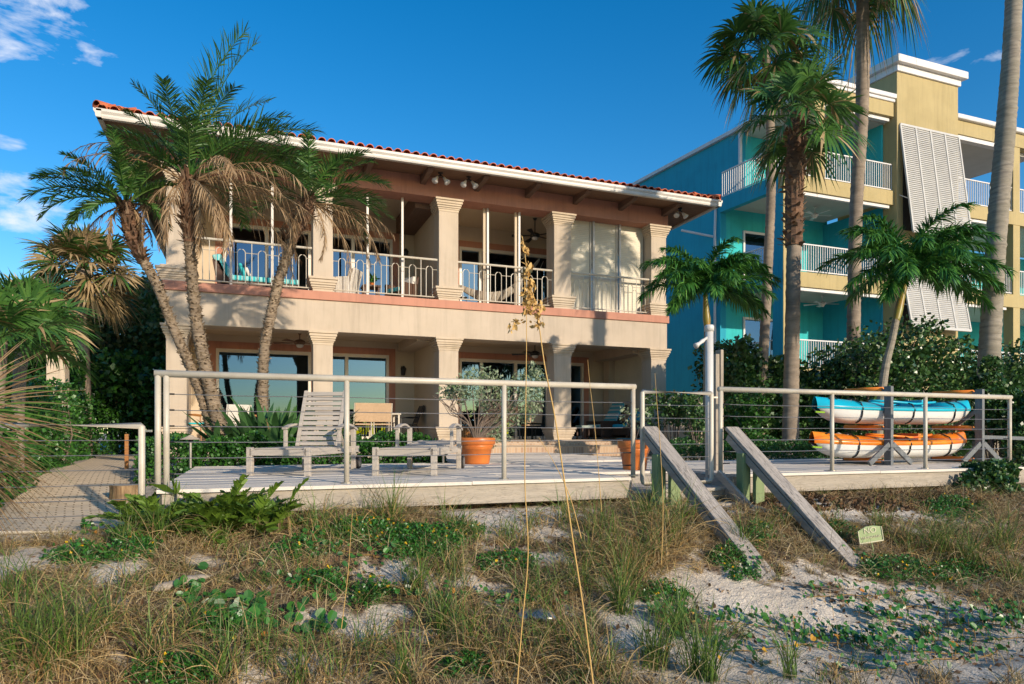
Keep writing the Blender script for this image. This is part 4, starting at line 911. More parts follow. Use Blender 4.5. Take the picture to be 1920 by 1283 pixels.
# ------------------------------------------------------------------ beach stairs
st = thing('beach_stairs', (5, 6.2, -.8), 'weathered timber stairs with two heavy slanting handrail boards leading to the sand', 'stairs')
for i, (x, zf, yf) in enumerate(((4.46, -.99, 4.83), (5.66, -1.02, 4.88))):
    d = nrm(np.array([0.01, yf-7.05, zf-.58])); n = np.array([0, -d[2], d[1]]); n = n if n[2] > 0 else -n
    mb = MB().bar((x, 7.05, .58), (x+.02, yf, zf), .195, .05, n)
    h = mesh('handrail', mb, woodmat('handrail_grain', (.50, .44, .37), (.28, .25, .22), 1, dark=(.03, .026, .024), dk=.95, scale=4.5, rot=(R(-36), 0, 0), thr=.50) if i == 0 else bpy.data.materials['handrail_grain'], st, bevel=.012)
    b = MB().bar(np.array((x-.07, 7.0, .5))-n*.045, np.array((x-.05, yf+.02, zf))-n*.07, .045, .085, n); mesh('under_rail', b, 'grey_wood', h, bevel=.006)
    p = mesh('stair_post', MB().box(x-.13, x-.01, 6.68, 6.80, -.75, .27+.0*i), 'greenwood', st, bevel=.008); mesh('bracing_post', MB().prism([(x+.0, 6.6, -.75), (x+.13, 6.6, -.75), (x+.13, 6.6, .12), (x+.065, 6.6, .24), (x+.0, 6.6, .12)], (0, .06, 0)), 'greenwood', st, bevel=.006)
    mesh('bolt', MB().tube([(x+.065, 6.6, .02), (x+.065, 6.57, .02)], .022, 10), 'black', p)
for k in range(4): mesh('tread', MB().box(4.42, 5.62, 6.66-.3*k, 6.92-.3*k, -.36-.17*k, -.32-.17*k), 'teak', st, bevel=.006)
for x in (4.50, 5.50): mesh('stringer', MB().bar((x, 6.98, -.25), (x, 5.8, -.92), .045, .2), 'grey_wood', st, bevel=.005)
mesh('brace', MB().bar((5.42, 7.0, .02), (5.5, 5.75, -.86), .05, .09), 'grey_wood', st, bevel=.005)
# ------------------------------------------------------------------ shower, timber post, sign, path lights
sp = at(1330, 900, 7.5); sx, sy = sp.x, 7.5
sh = thing('outdoor_shower', (sx, sy, -.1), 'white plastic pipe outdoor shower with an angled shower head beside the gate', 'shower')
mesh('pipe', MB().tube([(sx, sy, -.16), (sx, sy, 1.88)], .052, 20), 'pvc', sh, smooth=True); mesh('cap', MB().lathe((sx, sy, 1.86), [(.052, 0), (.062, 0), (.062, .07), (.05, .085), (0, .09)], 20), 'pvc', sh, smooth=True)
dv = np.array([-.9, -.15, -.55]); a_ = np.array([sx, sy, 1.80]); P = [a_+dv*k for k in (0.03, .10, .13, .2, .24, .27)]
mesh('shower_head', MB().tube(P, [.018, .018, .027, .022, .03, .042], 12), 'pvc', sh, smooth=True); mesh('foot_clamp', MB().lathe((sx, sy, -.13), [(.058, 0), (.066, .0), (.066, .05), (.052, .06)], 16), 'rail', sh)
x_ = X_at(1347, 7.75); single('timber_post', MB().box(x_-.065, x_-.002, 7.72, 7.84, -.5, 1.60).box(x_+.002, x_+.05, 7.70, 7.82, -.5, 1.66), 'postwood', 'tall weathered timber post behind the white shower pipe', 'post', bevel=.008)
g = gp(1640, 1040); sg = thing('garden_sign', (g.x, g.y, g.z), 'small pale green sign on a stake in the dune grass, reading NO TRESPASSING', 'sign')
c = at(1632, 1003, g.y); rt = np.array([CS, -SN, 0]); up = np.array([0, 0, 1.0]); bk_ = np.array([SN, CS, 0]); th = R(9); u_ = rt*math.cos(th)+up*math.sin(th); v_ = -rt*math.sin(th)+up*math.cos(th); c = np.array(c)
pl = [c+u_*a*.125+v_*b*.075 for a, b in ((-1, -1), (1, -1), (1, .95), (.3, 1.22), (-.3, 1.22), (-1, .75))]
pnl = mesh('sign_panel', MB().prism(pl, bk_*.012), 'signgreen', sg, bevel=.003)
mesh('border', MB().bar(pl[0]-bk_*.004, pl[1]-bk_*.004, .008, .012, v_).bar(pl[0]-bk_*.004, pl[5]-bk_*.004, .008, .006, u_).bar(pl[1]-bk_*.004, pl[2]-bk_*.004, .008, .006, u_), 'signcream', pnl)
mesh('stake', MB().tube([c-v_*.07+bk_*.008, c-v_*.16+bk_*.008+u_*.01, np.array([c[0]+.02, c[1], g.z-.1])], .007, 6), 'signgreen', sg)
def text(body, size, loc, xa, za, mat, parent, name='lettering', ext=.002):
    cu = bpy.data.curves.new(name, 'FONT'); cu.body = body; cu.size = size; cu.align_x = 'CENTER'; cu.align_y = 'CENTER'; cu.extrude = ext
    tmp = bpy.data.objects.new(name, cu); COL.objects.link(tmp); dg = bpy.context.evaluated_depsgraph_get(); me = bpy.data.meshes.new_from_object(tmp.evaluated_get(dg)); bpy.data.objects.remove(tmp)
    xa, za = Vector(xa).normalized(), Vector(za).normalized(); n = xa.cross(za); mt = Matrix((xa, za, n)).transposed().to_4x4(); mt.translation = Vector(loc)
    me.transform(mt); off = Vector((0, 0, 0)); p = parent
    while p: off += p.location; p = p.parent
    me.transform(Matrix.Translation(-off)); me.materials.clear(); me.materials.append(M[mat]); o = bpy.data.objects.new(name, me); COL.objects.link(o); o.parent = parent; return o
text('NO', .085, c+v_*.045-bk_*.004, u_, v_, 'signcream', pnl); text('TRESPASSING', .036, c-v_*.025-bk_*.004, u_, v_, 'signcream', pnl)
def path_light(px, py, y, label):
    p = at(px, py, y); z0 = float(hgt(p.x, y)) if y > 11.6 or p.x < -1 else 0; t = thing('path_light', (p.x, y, z0), label, 'garden light', 'mushroom shaped path lights')
    mesh('pole', MB().tube([(p.x, y, z0), (p.x, y, p.z)], .02, 8), 'cable', t); mesh('hat', MB().lathe((p.x, y, p.z), [(.15, -.01), (.13, .0), (.05, .035), (.02, .055), (0, .06)], 20), 'capital', t, smooth=True)
    mesh('lamp_head', MB().lathe((p.x, y, p.z-.045), [(.03, 0), (.045, .035), (.045, .045)], 10), 'black', t)
path_light(357, 823, 11.1, 'path light with a wide flat hat by the low hedge left of the deck')
path_light(831, 829, 11.2, 'small path light just left of the big terracotta pot'); path_light(1266, 827, 12.0, 'path light with a pale hat seen through the stair gate'); path_light(1572, 816, 11.4, 'path light behind the kayak rack, its hat just above the lower kayak')
# ------------------------------------------------------------------ sun loungers
def lounger(loc, rz, label, back):
    t = thing('sun_lounger', (0, 0, 0), label, 'sun lounger', 'silvered teak sun loungers on the deck')
    w = .34; zs = .335
    for s in (-1, 1):
        mesh('side_rail', MB().box(.0, 1.92, s*w-.018, s*w+.018, zs-.095, zs-.005), 'teak', t, bevel=.004, local=True)
        mesh('leg', MB().box(.0, .065, s*w-.035+s*.02, s*w+.035+s*.02, 0, zs+.01), 'teak', t, bevel=.005, local=True)
        mesh('leg', MB().box(1.62, 1.69, s*w-.03+s*.02, s*w+.03+s*.02, 0, .60), 'teak', t, bevel=.005, local=True)
        mesh('leg', MB().box(1.02, 1.08, s*w-.02+s*.035, s*w+.02+s*.035, zs-.05, .56), 'teak', t, bevel=.005, local=True)
        P = [np.array([1.0+.72*k, s*(w+.035), .565+.07*math.sin(math.pi*(k*.95+.05))]) for k in np.linspace(0, 1, 9)]; a = MB()
        for p, q in zip(P[:-1], P[1:]): a.bar(p, q, .065, .03)
        mesh('armrest', a, 'teak', t, bevel=.004, local=True)
        mesh('wheel', MB().tube([(1.78, s*w+s*.03, .10), (1.78, s*w+s*.07, .10)], .10, 20), 'black', t, local=True); mesh('wheel_rim', MB().tube([(1.78, s*w+s*.071, .10), (1.78, s*w+s*.076, .10)], .065, 16), 'cable', t, local=True)
    sl_ = MB(); n = 17
    for k in range(n): sl_.box(.07+k*.067, .07+k*.067+.052, -w+.02, w-.02, zs-.02, zs)
    mesh('seat_slats', sl_, 'teak_y', t, bevel=.003, local=True)
    c_ = MB(); c_.box(.0, .04, -w+.019, w-.019, zs-.09, zs-.021); c_.box(1.88, 1.92, -w+.019, w-.019, zs-.09, zs-.021); mesh('end_rail', c_, 'teak_y', t, local=True)
    o = np.array([1.22, 0, zs]); d = np.array([math.cos(back), 0, math.sin(back)]); n_ = np.array([-d[2], 0, d[0]]); bb = MB(); Lb = .84
    for s in (-1, 1): bb.obox(o+d*Lb/2+[0, s*.285, 0], d*Lb/2, (0, .025, 0), n_*.018)
    for k in range(11): bb.obox(o+d*(.04+.075*k)+n_*.003, d*.029, (0, .258, 0), n_*.01)
    mesh('backrest', bb, 'teak_y', t, bevel=.003, local=True)
    if back > .3: mesh('prop', MB().bar(o+d*.45+[0, .2, -.02], (1.75, .2, zs-.05), .03, .02).bar(o+d*.45+[0, -.2, -.02], (1.75, -.2, zs-.05), .03, .02), 'teak', t, local=True)
    t.location = (loc[0], loc[1], .0); t.rotation_euler = (0, 0, rz); return t
lounger((.30, 8.62), R(63), 'silvered teak sun lounger with its slatted backrest raised', R(68)); lounger((1.72, 8.12), R(63), 'silvered teak sun lounger lying flat beside the terracotta pot', R(4))
# ------------------------------------------------------------------ pots
def pot(x, y, r, h, label, mat='terra', z0=0.0):
    t = thing('terracotta_pot', (x, y, z0), label, 'plant pot', 'glazed terracotta pots on the deck')
    pr = [(0, 0), (r*.66, 0), (r*.68, .02), (r*.80, h*.55), (r*.83, h*.56), (r*.83, h*.60), (r*.88, h*.66), (r*.885, h*.69), (r*.86, h*.70), (r*.95, h*.73), (r, h*.78), (r*1.0, h*.95), (r*.98, h), (r*.88, h), (r*.86, h*.85), (0, h*.84)]
    mesh('pot_wall', MB().lathe((x, y, z0), pr, 40), mat, t, smooth=True); mesh('soil', MB().lathe((x, y, z0+h*.88), [(0, .02), (r*.86, 0)], 20), 'bark', t); return t
PX, PY = X_at(893, 11.0), 11.0
pot(PX, PY, .325, .44, 'large orange terracotta pot with a silvery shrub, beside the flat lounger'); PX2, PY2 = X_at(1190, 8.35), 8.35
pot(PX2, PY2, .24, .42, 'tall terracotta pot half hidden behind the railing end post by the gate')
def silverbush():
    global rng; rng = np.random.default_rng(11)
    t = thing('silver_shrub', (PX, PY, .38), 'silvery grey green shrub growing in the large terracotta pot', 'shrub'); mb = MB(); tips = []
    for i in range(9):
        a = rng.uniform(0, 6.28); L = rng.uniform(.45, .75); q = np.array([PX+math.cos(a)*L*.75, PY+math.sin(a)*L*.4, .42+L*.75]); tips.append(q)
        mb.tube(spline([(PX+rng.uniform(-.08, .08), PY, .36), (PX+math.cos(a)*L*.25, PY, .42+L*.45), q], 8), np.linspace(.022, .008, 8), 6, cap=False)
        for j in range(4):
            q2 = q+np.array([rng.uniform(-.35, .35), rng.uniform(-.25, .25), rng.uniform(.0, .4)]); tips.append(q2); mb.tube([q, (q+q2)/2+rng.normal(0, .03, 3), q2], [.008, .006, .003], 4, cap=False)
    mesh('branches', mb, 'bark', t); C = []
    extra = [at(p, q, PY+rng.uniform(-.2, .2)) for p, q in ((840, 735), (850, 730), (865, 725), (870, 740), (905, 705), (925, 715), (950, 730), (975, 715), (1000, 700), (1010, 715), (985, 740), (1000, 760), (960, 765), (935, 780), (910, 760), (900, 735), (935, 745), (930, 805), (945, 812), (920, 820), (965, 790), (990, 775), (885, 712), (1005, 735))]
    for q in [np.array(e) for e in extra]:
        if rng.random() < 1: mb2 = None
        m = 150; d = nrm(rng.normal(0, 1, (m, 3))); C.append(q+d*(rng.random(m)**.5)[:, None]*.19)
    lb = MB(); leafquads(lb, np.vstack(C), .062, up=.5, aspect=.26); mesh('foliage', lb, 'silver', t)
    br = MB()
    for q in extra: q = np.array(q); m_ = np.array([PX, PY, .5])*.35+q*.65; m_[2] -= .12; br.tube(spline([(PX, PY, .40), m_, q], 8), np.linspace(.014, .004, 8), 5, cap=False)
    mesh('twigs', br, 'bark', t)
silverbush()
def reeds():
    x, y = X_at(874, 12.0), 12.0; t = thing('reed_planter', (x, y, 0), 'tall reed wrapped planter behind the large terracotta pot', 'planter'); mb = MB()
    for k in range(26):
        a = k*2*math.pi/26; mb.tube([(x+.13*math.cos(a), y+.13*math.sin(a), 0), (x+.135*math.cos(a), y+.135*math.sin(a), .64)], .017, 6)
    mesh('reed_wall', mb, 'orangewood', t); mesh('soil', MB().lathe((x, y, .55), [(0, 0), (.13, 0)], 16), 'bark', t)
    x2 = x+.2; single('green_bucket', MB().lathe((x2, y+.15, 0), [(0, 0), (.12, 0), (.15, .6), (.13, .6), (.11, .05), (0, .05)], 20), plain('green_plastic', (.08, .42, .08), None, 3, .4), 'bright green bucket tucked behind the reed planter', 'bucket', smooth=True)
reeds()
def wirestand():
    x, y = PX2, PY2; t = thing('pot_plant', (x, y, .36), 'sparse thin stemmed plant in the pot by the gate', 'plant'); mb = MB(); lb = MB(); C = []
    for k in range(7):
        a = k*.9; q = (x+.16*math.cos(a), y+.14*math.sin(a), rng.uniform(.6, .85)); mb.tube(spline([(x, y, .36), ((x+q[0])/2, (y+q[1])/2, .6), q], 6), .005, 4); C += [np.array(q)+rng.normal(0, .04, 3) for i in range(14)]
    mesh('stems', mb, 'bark', t); leafquads(lb, np.array(C), .045); mesh('leaves', lb, 'silver', t)
wirestand()
# ------------------------------------------------------------------ kayaks and rack
KY = 8.5; rx1, rx2 = X_at(1672, 8.03), X_at(1843, 8.03)
rk = thing('kayak_rack', ((rx1+rx2)/2, KY, 0), 'grey timber kayak rack with orange foam covered arms', 'rack')
for x in (rx1, rx2):
    p = mesh('upright', MB().box(x-.03, x+.03, 8.02, 8.15, 0, 1.27), 'rackwood', rk, bevel=.005)
    for z in (1.22, .60, .015+.04):
        a = mesh('arm', MB().bar((x-.005, 8.15, z-.015), (x-.005, 8.98, z+.01), .035, .05), 'rackwood', rk); mesh('foam_sleeve', MB().tube([(x-.005, 8.2, z+.0), (x-.005, 8.94, z+.02)], .045 if z > 1 else .04, 12), 'foam', a, smooth=True)
    for s in (-1, 1): mesh('foot_brace', MB().bar((x+s*.04, 8.05, .34), (x+s*.46, 8.05, .03), .04, .085), 'rackwood', rk, bevel=.004)
    mesh('foot_beam', MB().box(x-.035, x+.035, 8.16, 9.1, 0.001, .045), 'rackwood', rk); mesh('diagonal', MB().bar((x, 8.14, .9), (x, 8.6, .58), .03, .06), 'rackwood', rk)
mesh('cross_rail', MB().bar((rx2, 8.07, .45), (rx2+1.2, 8.07, .42), .04, .06), 'rackwood', rk)
def kayak(x0, x1, zb, label, dm, sm):
    t = thing('kayak', ((x0+x1)/2, KY, zb), label, 'kayak', 'two tone kayaks on the rack'); L = x1-x0; K = 41; u = np.linspace(0, 1, K); n = 13
    hw = .36*np.sin(np.pi*np.clip(u, .004, .996))**.42; keel = zb+.20*np.abs(2*u-1)**7+.01; sheer = zb+.235+.04*np.abs(2*u-1)**2.5; x = x0+L*u; x_k = x0+.10+(L-.20)*u
    th = np.linspace(-math.pi/2, math.pi/2, 15)
    G = []
    for i in range(K):
        row = []
        for q in th:
            s = math.copysign(abs(math.sin(q))**.62, math.sin(q)); c_ = math.cos(q)**.75; xx = x[i]*(1-c_)+x_k[i]*c_; row.append((xx, KY+hw[i]*s*.97, sheer[i]-(sheer[i]-keel[i])*c_))
        G.append(row)
    mesh('hull', MB().grid(G), 'k_white', t, smooth=True)
    th = np.linspace(0, math.pi, 17); G = []
    for i in range(K):
        ck = ss(.34, .40, u[i])*(1-ss(.72, .78, u[i])); cr = .10+.03*math.cos(2*math.pi*u[i]); row = []
        row.append((x[i], KY+hw[i]*.97, sheer[i]-.015)); row.append((x[i], KY+hw[i]*1.03, sheer[i]-.01))
        for q in th:
            yy = math.cos(q); zz = sheer[i]+.045+cr*(1-abs(yy)**2.2)*(1-.95*ck*(abs(yy) < .82))-(.10*ck*(abs(yy) < .75)); row.append((x[i], KY+hw[i]*yy*(1.02 if abs(yy) < 1 else 1.03), zz))
        row.append((x[i], KY-hw[i]*1.03, sheer[i]-.01)); row.append((x[i], KY-hw[i]*.97, sheer[i]-.015)); G.append(row)
    mesh('top_shell', MB().grid(G), dm, t, smooth=True)
    zs = zb+.27
    mesh('seat', MB().box(x0+L*.60, x0+L*.63, KY-.22, KY+.22, zs-.02, zs+.15).box(x0+L*.48, x0+L*.60, KY-.2, KY+.2, zs-.02, zs+.03), sm, t, bevel=.015); mesh('cockpit_rim', MB().tube(spline([(x0+L*(.55+.2*math.cos(q)), KY+.25*math.sin(q), zs+.08+.05*abs(math.cos(q))) for q in np.linspace(0, 2*math.pi, 17)], 50), .02, 6, cap=False), sm, t, smooth=True)
    mesh('hatch', MB().lathe((x0+L*.2, KY, zb+.39), [(0, .02), (.1, .015), (.11, -.02)], 16), 'black', t)
    for f in (.08, .86): mesh('carry_handle', MB().tube(spline([(x0+L*f-.08, KY-.1, zb+.41), (x0+L*f, KY-.12, zb+.44), (x0+L*f+.08, KY-.1, zb+.41)], 8), .012, 6), 'black', t)
    for f, xx in ((.22, 0), (.52, 0), (.80, 0)):
        i = int(f*(K-1)); P = [(x[i], KY-hw[i]*.97*abs(math.sin(q))**.62-.012, sheer[i]-(sheer[i]-keel[i])*math.cos(q)**.75) for q in np.linspace(.35, 1.5, 8)]+[(x[i], KY-hw[i]*1.03-.008, sheer[i]), (x[i], KY-hw[i]*.9, sheer[i]+.10), (x[i], KY-hw[i]*.3, sheer[i]+.17), (x[i], KY, sheer[i]+.18)]
        mesh('strap_shadow_line', MB().tube(P, .012, 5), 'black', t)  # black strap lines, also standing in for dark shadows across the hull
    xd = x0+L*.885; yd = KY-.36*math.sin(math.pi*.885)**.55*1.035-.004; xe = x0+L*.945; ye = KY-.36*math.sin(math.pi*.945)**.55*1.035-.004; zd = zb+.305
    pd = mesh('decal', MB().prism([(xd, yd, zd-.025), (xe, ye, zd-.015), (xe, ye, zd+.035), (xd, yd, zd+.025)], (0, .004, 0)), 'whitef', t); mk = MB()
    for k in range(5):
        f = .35+.13*k; px_, py_ = xd+(xe-xd)*f, yd+(ye-yd)*f-.003; mk.bar((px_, py_, zd-.012), (px_+.012*(-1)**k, py_, zd+.02), .002, .006, (1, 0, 0))
    mk.bar((xd+.02, yd-.003, zd+.008), (xd+(xe-xd)*.9, yd+(ye-yd)*.9-.003, zd+.014), .002, .006); mesh('decal_marks', mk, 'black', pd)
    mesh('fin_tag', MB().prism([(x0-.015, KY-.02, zb+.19), (x0+.09, KY-.1, zb+.18), (x0+.1, KY-.1, zb+.205), (x0-.01, KY-.02, zb+.215)], (0, -.02, 0)), plain('lime_'+str(zb)[:3], (.35, .6, .02), None, 3, .5), t)
kx0, kx1 = X_at(1541, 8.35), X_at(1829, 8.35)
kayak(kx0, kx1, .655, 'turquoise and white kayak, the upper one on the rack', 'k_blue', 'k_blue'); kayak(kx0-.06, kx1-.1, .095, 'orange and white kayak, the lower one on the rack', 'k_orange', 'k_yellow')
# ------------------------------------------------------------------ porch and balcony furniture
def chair(loc, rz, label, seatm, frm, group, back=.95, recl=.12, w=.27, solid=False, cat='chair', arms=True):
    t = thing('chair', (0, 0, 0), label, cat, group); zs = .43; z2 = back
    for sx_ in (-1, 1):
        mesh('leg', MB().tube([(sx_*w, .25, 0), (sx_*w, .23, .62 if arms else zs)], .016, 6), frm, t, local=True); mesh('leg', MB().tube([(sx_*w, -.27-recl*.4, 0), (sx_*w, -.22, zs), (sx_*w, -.24-recl, z2)], .016, 6), frm, t, local=True)
        if arms: mesh('armrest', MB().tube([(sx_*w, .25, .62), (sx_*w, 0, .65), (sx_*w, -.26, .64)], .02, 6), frm, t, local=True)
    mesh('seat', MB().box(-w+.02, w-.02, -.22, .25, zs-.02, zs+.02+(.09 if solid else 0)), seatm, t, bevel=.012, local=True); mesh('backrest', MB().obox((0, -.24-recl*.55, (zs+z2)/2+.03), (w-.015, 0, 0), (0, .012+.03*solid, 0), (0, -recl*.5, (z2-zs)/2-.03)), seatm, t, bevel=.012, local=True)
    if solid: mesh('apron', MB().box(-w, w, -.24, .25, .12, zs-.03), frm, t, bevel=.01, local=True)
    t.location = loc; t.rotation_euler = (0, 0, rz); return t
def table(loc, lx, ly, h, label, mat, legm=None, name='table'):
    t = thing(name, (0, 0, 0), label, 'table'); mesh('tabletop', MB().box(-lx/2, lx/2, -ly/2, ly/2, h-.05, h), mat, t, bevel=.01, local=True)
    for a in (-1, 1):
        for b in (-1, 1): mesh('leg', MB().box(a*(lx/2-.06)-.025, a*(lx/2-.06)+.025, b*(ly/2-.06)-.025, b*(ly/2-.06)+.025, 0, h-.051), legm or mat, t, local=True)
    t.location = loc; return t
table((X_at(722, 19.5)-.35, 19.6, ZP), 1.5, .85, .76, 'cream dining table on the middle ground floor porch bay', 'rail')
gch = 'tan sling dining chairs around the cream table'
chair((X_at(679, 18.85), 18.85, ZP), .05, 'tan sling dining chair partly hidden by the upright lounger', 'sling', 'rail', gch, 1.0); chair((X_at(713, 18.85), 18.85, ZP), -.05, 'tan sling dining chair in front of the cream table, right one', 'sling', 'rail', gch, 1.0)
chair((X_at(762, 19.9), 19.8, ZP), R(90), 'black mesh chair at the right end of the cream table', 'black', 'black', gch, 1.0, .2)
tl = thing('candle_lantern', (X_at(691, 19.4), 19.4, ZP+.76), 'small candle lantern standing on the cream table', 'lantern'); mesh('glass', MB().lathe((X_at(691, 19.4), 19.4, ZP+.78), [(.05, 0), (.055, .1), (.045, .2)], 12), 'glass', tl); mesh('base', MB().lathe((X_at(691, 19.4), 19.4, ZP+.76), [(0, 0), (.06, 0), (.06, .02), (0, .021)], 12), 'orangewood', tl)
# left porch bay
chair((X_at(362, 18.9), 18.8, ZP), R(-75), 'reclining beach chair with aqua cloth and varnished frame beside the left pillar', 'aquaf', 'orangewood', 'chairs on the left porch bay', 1.15, .35)
chair((X_at(440, 19.2), 19.2, ZP), R(20), 'white wicker armchair behind the leaning palm trunks', 'whitewicker', 'whitewicker', 'chairs on the left porch bay', .92, .1, .3, True)
table((X_at(475, 19.6), 19.7, ZP), .8, .6, .68, 'varnished wooden side table behind the paddle leaved plant', 'orangewood', None, 'side_table')
# third bay: table and chairs behind the silver shrub
table((X_at(950, 19.6), 19.6, ZP), 1.5, .9, .74, 'dark dining table behind the silver shrub', 'wicker', 'black')
for i, (px, rz, lb) in enumerate(((915, .1, 'dark dining chair behind the silver shrub, leftmost'), (955, -.05, 'dark dining chair behind the silver shrub, middle'), (1000, .0, 'tall backed dining chair right of the silver shrub'))): chair((X_at(px, 18.9), 18.9+.1*i, ZP), rz, lb, 'wicker' if i < 2 else 'sling', 'black', 'chairs of the right porch bay', .98 if i < 2 else 1.15)
# fourth bay
def lowchair(loc, rz, label, cm, frm, L=.9, recl=R(55)):
    t = thing('lounge_chair', (0, 0, 0), label, 'lounge chair', 'lounge chairs on the right porch bay'); w = .31
    mesh('frame', MB().box(-w, w, -.3, .35, .12, .36).box(-w-.06, -w, -.35, .35, .05, .58).box(w, w+.06, -.35, .35, .05, .58), frm, t, bevel=.02, local=True)
    mesh('cushion', MB().box(-w+.02, w-.02, -.28, .36, .36, .47), cm, t, bevel=.03, local=True); d = np.array([0, -math.cos(recl), math.sin(recl)])
    mesh('back_cushion', MB().obox(np.array([0, -.26, .42])+d*L/2, (w-.03, 0, 0), d*L/2, np.array([0, d[2], -d[1]])*.05), cm, t, bevel=.03, local=True); mesh('back_frame', MB().obox(np.array([0, -.34, .36])+d*L/2, (w, 0, 0), d*L/2, np.array([0, d[2], -d[1]])*.02), frm, t, bevel=.01, local=True)
    t.location = loc; t.rotation_euler = (0, 0, rz); return t
lowchair((X_at(1128, 19.4), 19.4, ZP), R(105), 'reclined chair with aqua striped cushion on the right porch bay', 'stripe_g', 'wicker'); lowchair((X_at(1172, 19.0), 18.9, ZP), R(110), 'brown wicker armchair with a blue cushion in the right porch bay', 'k_blue', 'wicker', .55)
ot = thing('footstool', (X_at(1098, 18.9), 18.9, ZP), 'footstool with pale striped cushion beside the striped chair', 'footstool'); x, y = ot.location[:2]; mesh('cushion', MB().box(x-.25, x+.25, y-.22, y+.22, ZP+.34, ZP+.43), 'stripe_g', ot, bevel=.02)
for a in (-1, 1):
    for b in (-1, 1): mesh('leg', MB().box(x+a*.2-.02, x+a*.2+.02, y+b*.18-.02, y+b*.18+.02, ZP, ZP+.34), 'wicker', ot)
# balcony
def chaise():
    x, y = X_at(405, 18.75), 18.85; t = thing('chaise_longue', (x, y, ZF), 'dark wicker chaise longue with turquoise striped cushions on the balcony', 'chaise longue')
    mesh('frame', MB().box(x+.1, x+2.0, y-.3, y+.3, ZF+.04, ZF+.26).prism([(x+.05, y-.3, ZF+.05), (x+.35, y-.3, ZF+.2), (x+.1, y-.3, ZF+.75), (x-.08, y-.3, ZF+.75)], (0, .6, 0)), 'wicker', t, bevel=.02)
    mesh('seat_cushion', MB().box(x+.35, x+2.0, y-.29, y+.29, ZF+.262, ZF+.40), 'stripe_x', t, bevel=.04); mesh('back_cushion', MB().prism([(x+.18, y-.3, ZF+.3), (x+.42, y-.3, ZF+.36), (x+.12, y-.3, ZF+.92), (x-.1, y-.3, ZF+.86)], (0, .6, 0)), 'stripe_x', t, bevel=.05)
    mesh('pillow', MB().obox((x+.62, y-.02, ZF+.56), (.04, .0, .02), (0, .24, 0), (-.07, 0, .16)), 'aquaf', t, bevel=.04); mesh('pillow', MB().obox((x+.75, y-.12, ZF+.50), (.035, .0, .02), (0, .18, 0), (-.05, 0, .11)), 'whitef', t, bevel=.03)
chaise()
gb = 'white wicker armchairs with turquoise cushions on the balcony'
def wick(px, y, rz, lb):
    t = thing('armchair', (0, 0, 0), lb, 'armchair', gb); mesh('frame', MB().box(-.3, .3, -.3, .3, .05, .3).box(-.36, -.28, -.3, .3, .05, .56).box(.28, .36, -.3, .3, .05, .56).obox((0, -.32, .5), (.3, 0, 0), (0, .035, 0), (0, -.08, .3)), 'wicker' if px > 700 else 'whitewicker', t, bevel=.03, local=True); mesh('seat_cushion', MB().box(-.27, .27, -.25, .31, .301, .42), 'stripe_x', t, bevel=.03, local=True); mesh('back_cushion', MB().obox((0, -.24, .6), (.26, 0, 0), (0, .05, 0), (0, -.05, .2)), 'whitef', t, bevel=.03, local=True); t.location = (X_at(px, y), y, ZF); t.rotation_euler = (0, 0, rz)
wick(645, 18.8, R(60), 'white wicker armchair with turquoise seat beside the second balcony pillar'); wick(752, 18.9, R(120), 'wicker armchair with white back cushion under the balcony lantern')
table((X_at(695, 18.95), 18.95, ZF), .5, .5, .45, 'small dark balcony table with a potted plant', 'wicker', None, 'side_table')
pp = thing('potted_plant', (X_at(698, 18.95), 18.95, ZF+.45), 'little green plant on the balcony table', 'plant'); x, y, z = pp.location; mesh('pot_wall', MB().lathe((x, y, z), [(0, 0), (.05, 0), (.07, .1), (0, .1)], 12), 'terra', pp); lb = MB(); leafquads(lb, np.array([x, y, z+.18])+rng.normal(0, .05, (60, 3)), .11, aspect=.3); mesh('leaves', lb, 'hedge', pp)
hm = thing('hammock', (X_at(935, 18.7), 18.7, ZF+.4), 'pale cloth hammock slung across the third balcony bay', 'hammock'); Gm = []
hA, hB = at(858, 540, 18.6), at(1012, 506, 19.6)
for u in np.linspace(0, 1, 26):
    row = []
    for v in np.linspace(-1, 1, 9):
        w = .34*math.sin(math.pi*min(max(u*.98+.01, 0), 1))**.6; p = np.array(hA)*(1-u)+np.array(hB)*u; p[2] -= .75*math.sin(math.pi*u)*(1-.25*v*v)-(.28*u*u); p[1] += w*v*.8; p[2] += .10*abs(v); row.append(p)
    Gm.append(row)
mesh('cloth', MB().grid(Gm), 'hammock', hm, smooth=True); mesh('ropes', MB().tube([tuple(hA), (X_at(845, 18.3), 18.45, hA.z+.3)], .01, 5).tube([tuple(hB), (hB.x+.25, hB.y+.3, hB.z+.35)], .01, 5), 'hammock', hm)
x = X_at(1032, 19.2); yb = thing('storage_basket', (x-.2, 19.2, ZF), 'yellow basket under the hammock end', 'basket'); mesh('basket_wall', MB().lathe((x-.2, 19.2, ZF), [(0, 0), (.2, 0), (.24, .34), (.21, .34), (.18, .03), (0, .03)], 16), 'yellow', yb)
x = X_at(868, 18.9); single('plant_stand', MB().tube([(x-.12, 18.9, ZF), (x-.1, 18.9, ZF+.3), (x+.1, 18.9, ZF+.3), (x+.12, 18.9, ZF)], .012, 6).lathe((x, 18.9, ZF+.31), [(0, 0), (.13, 0), (.13, .02), (0, .02)], 14), 'black', 'little black metal stand behind the balcony railing left of the hammock', 'stand')
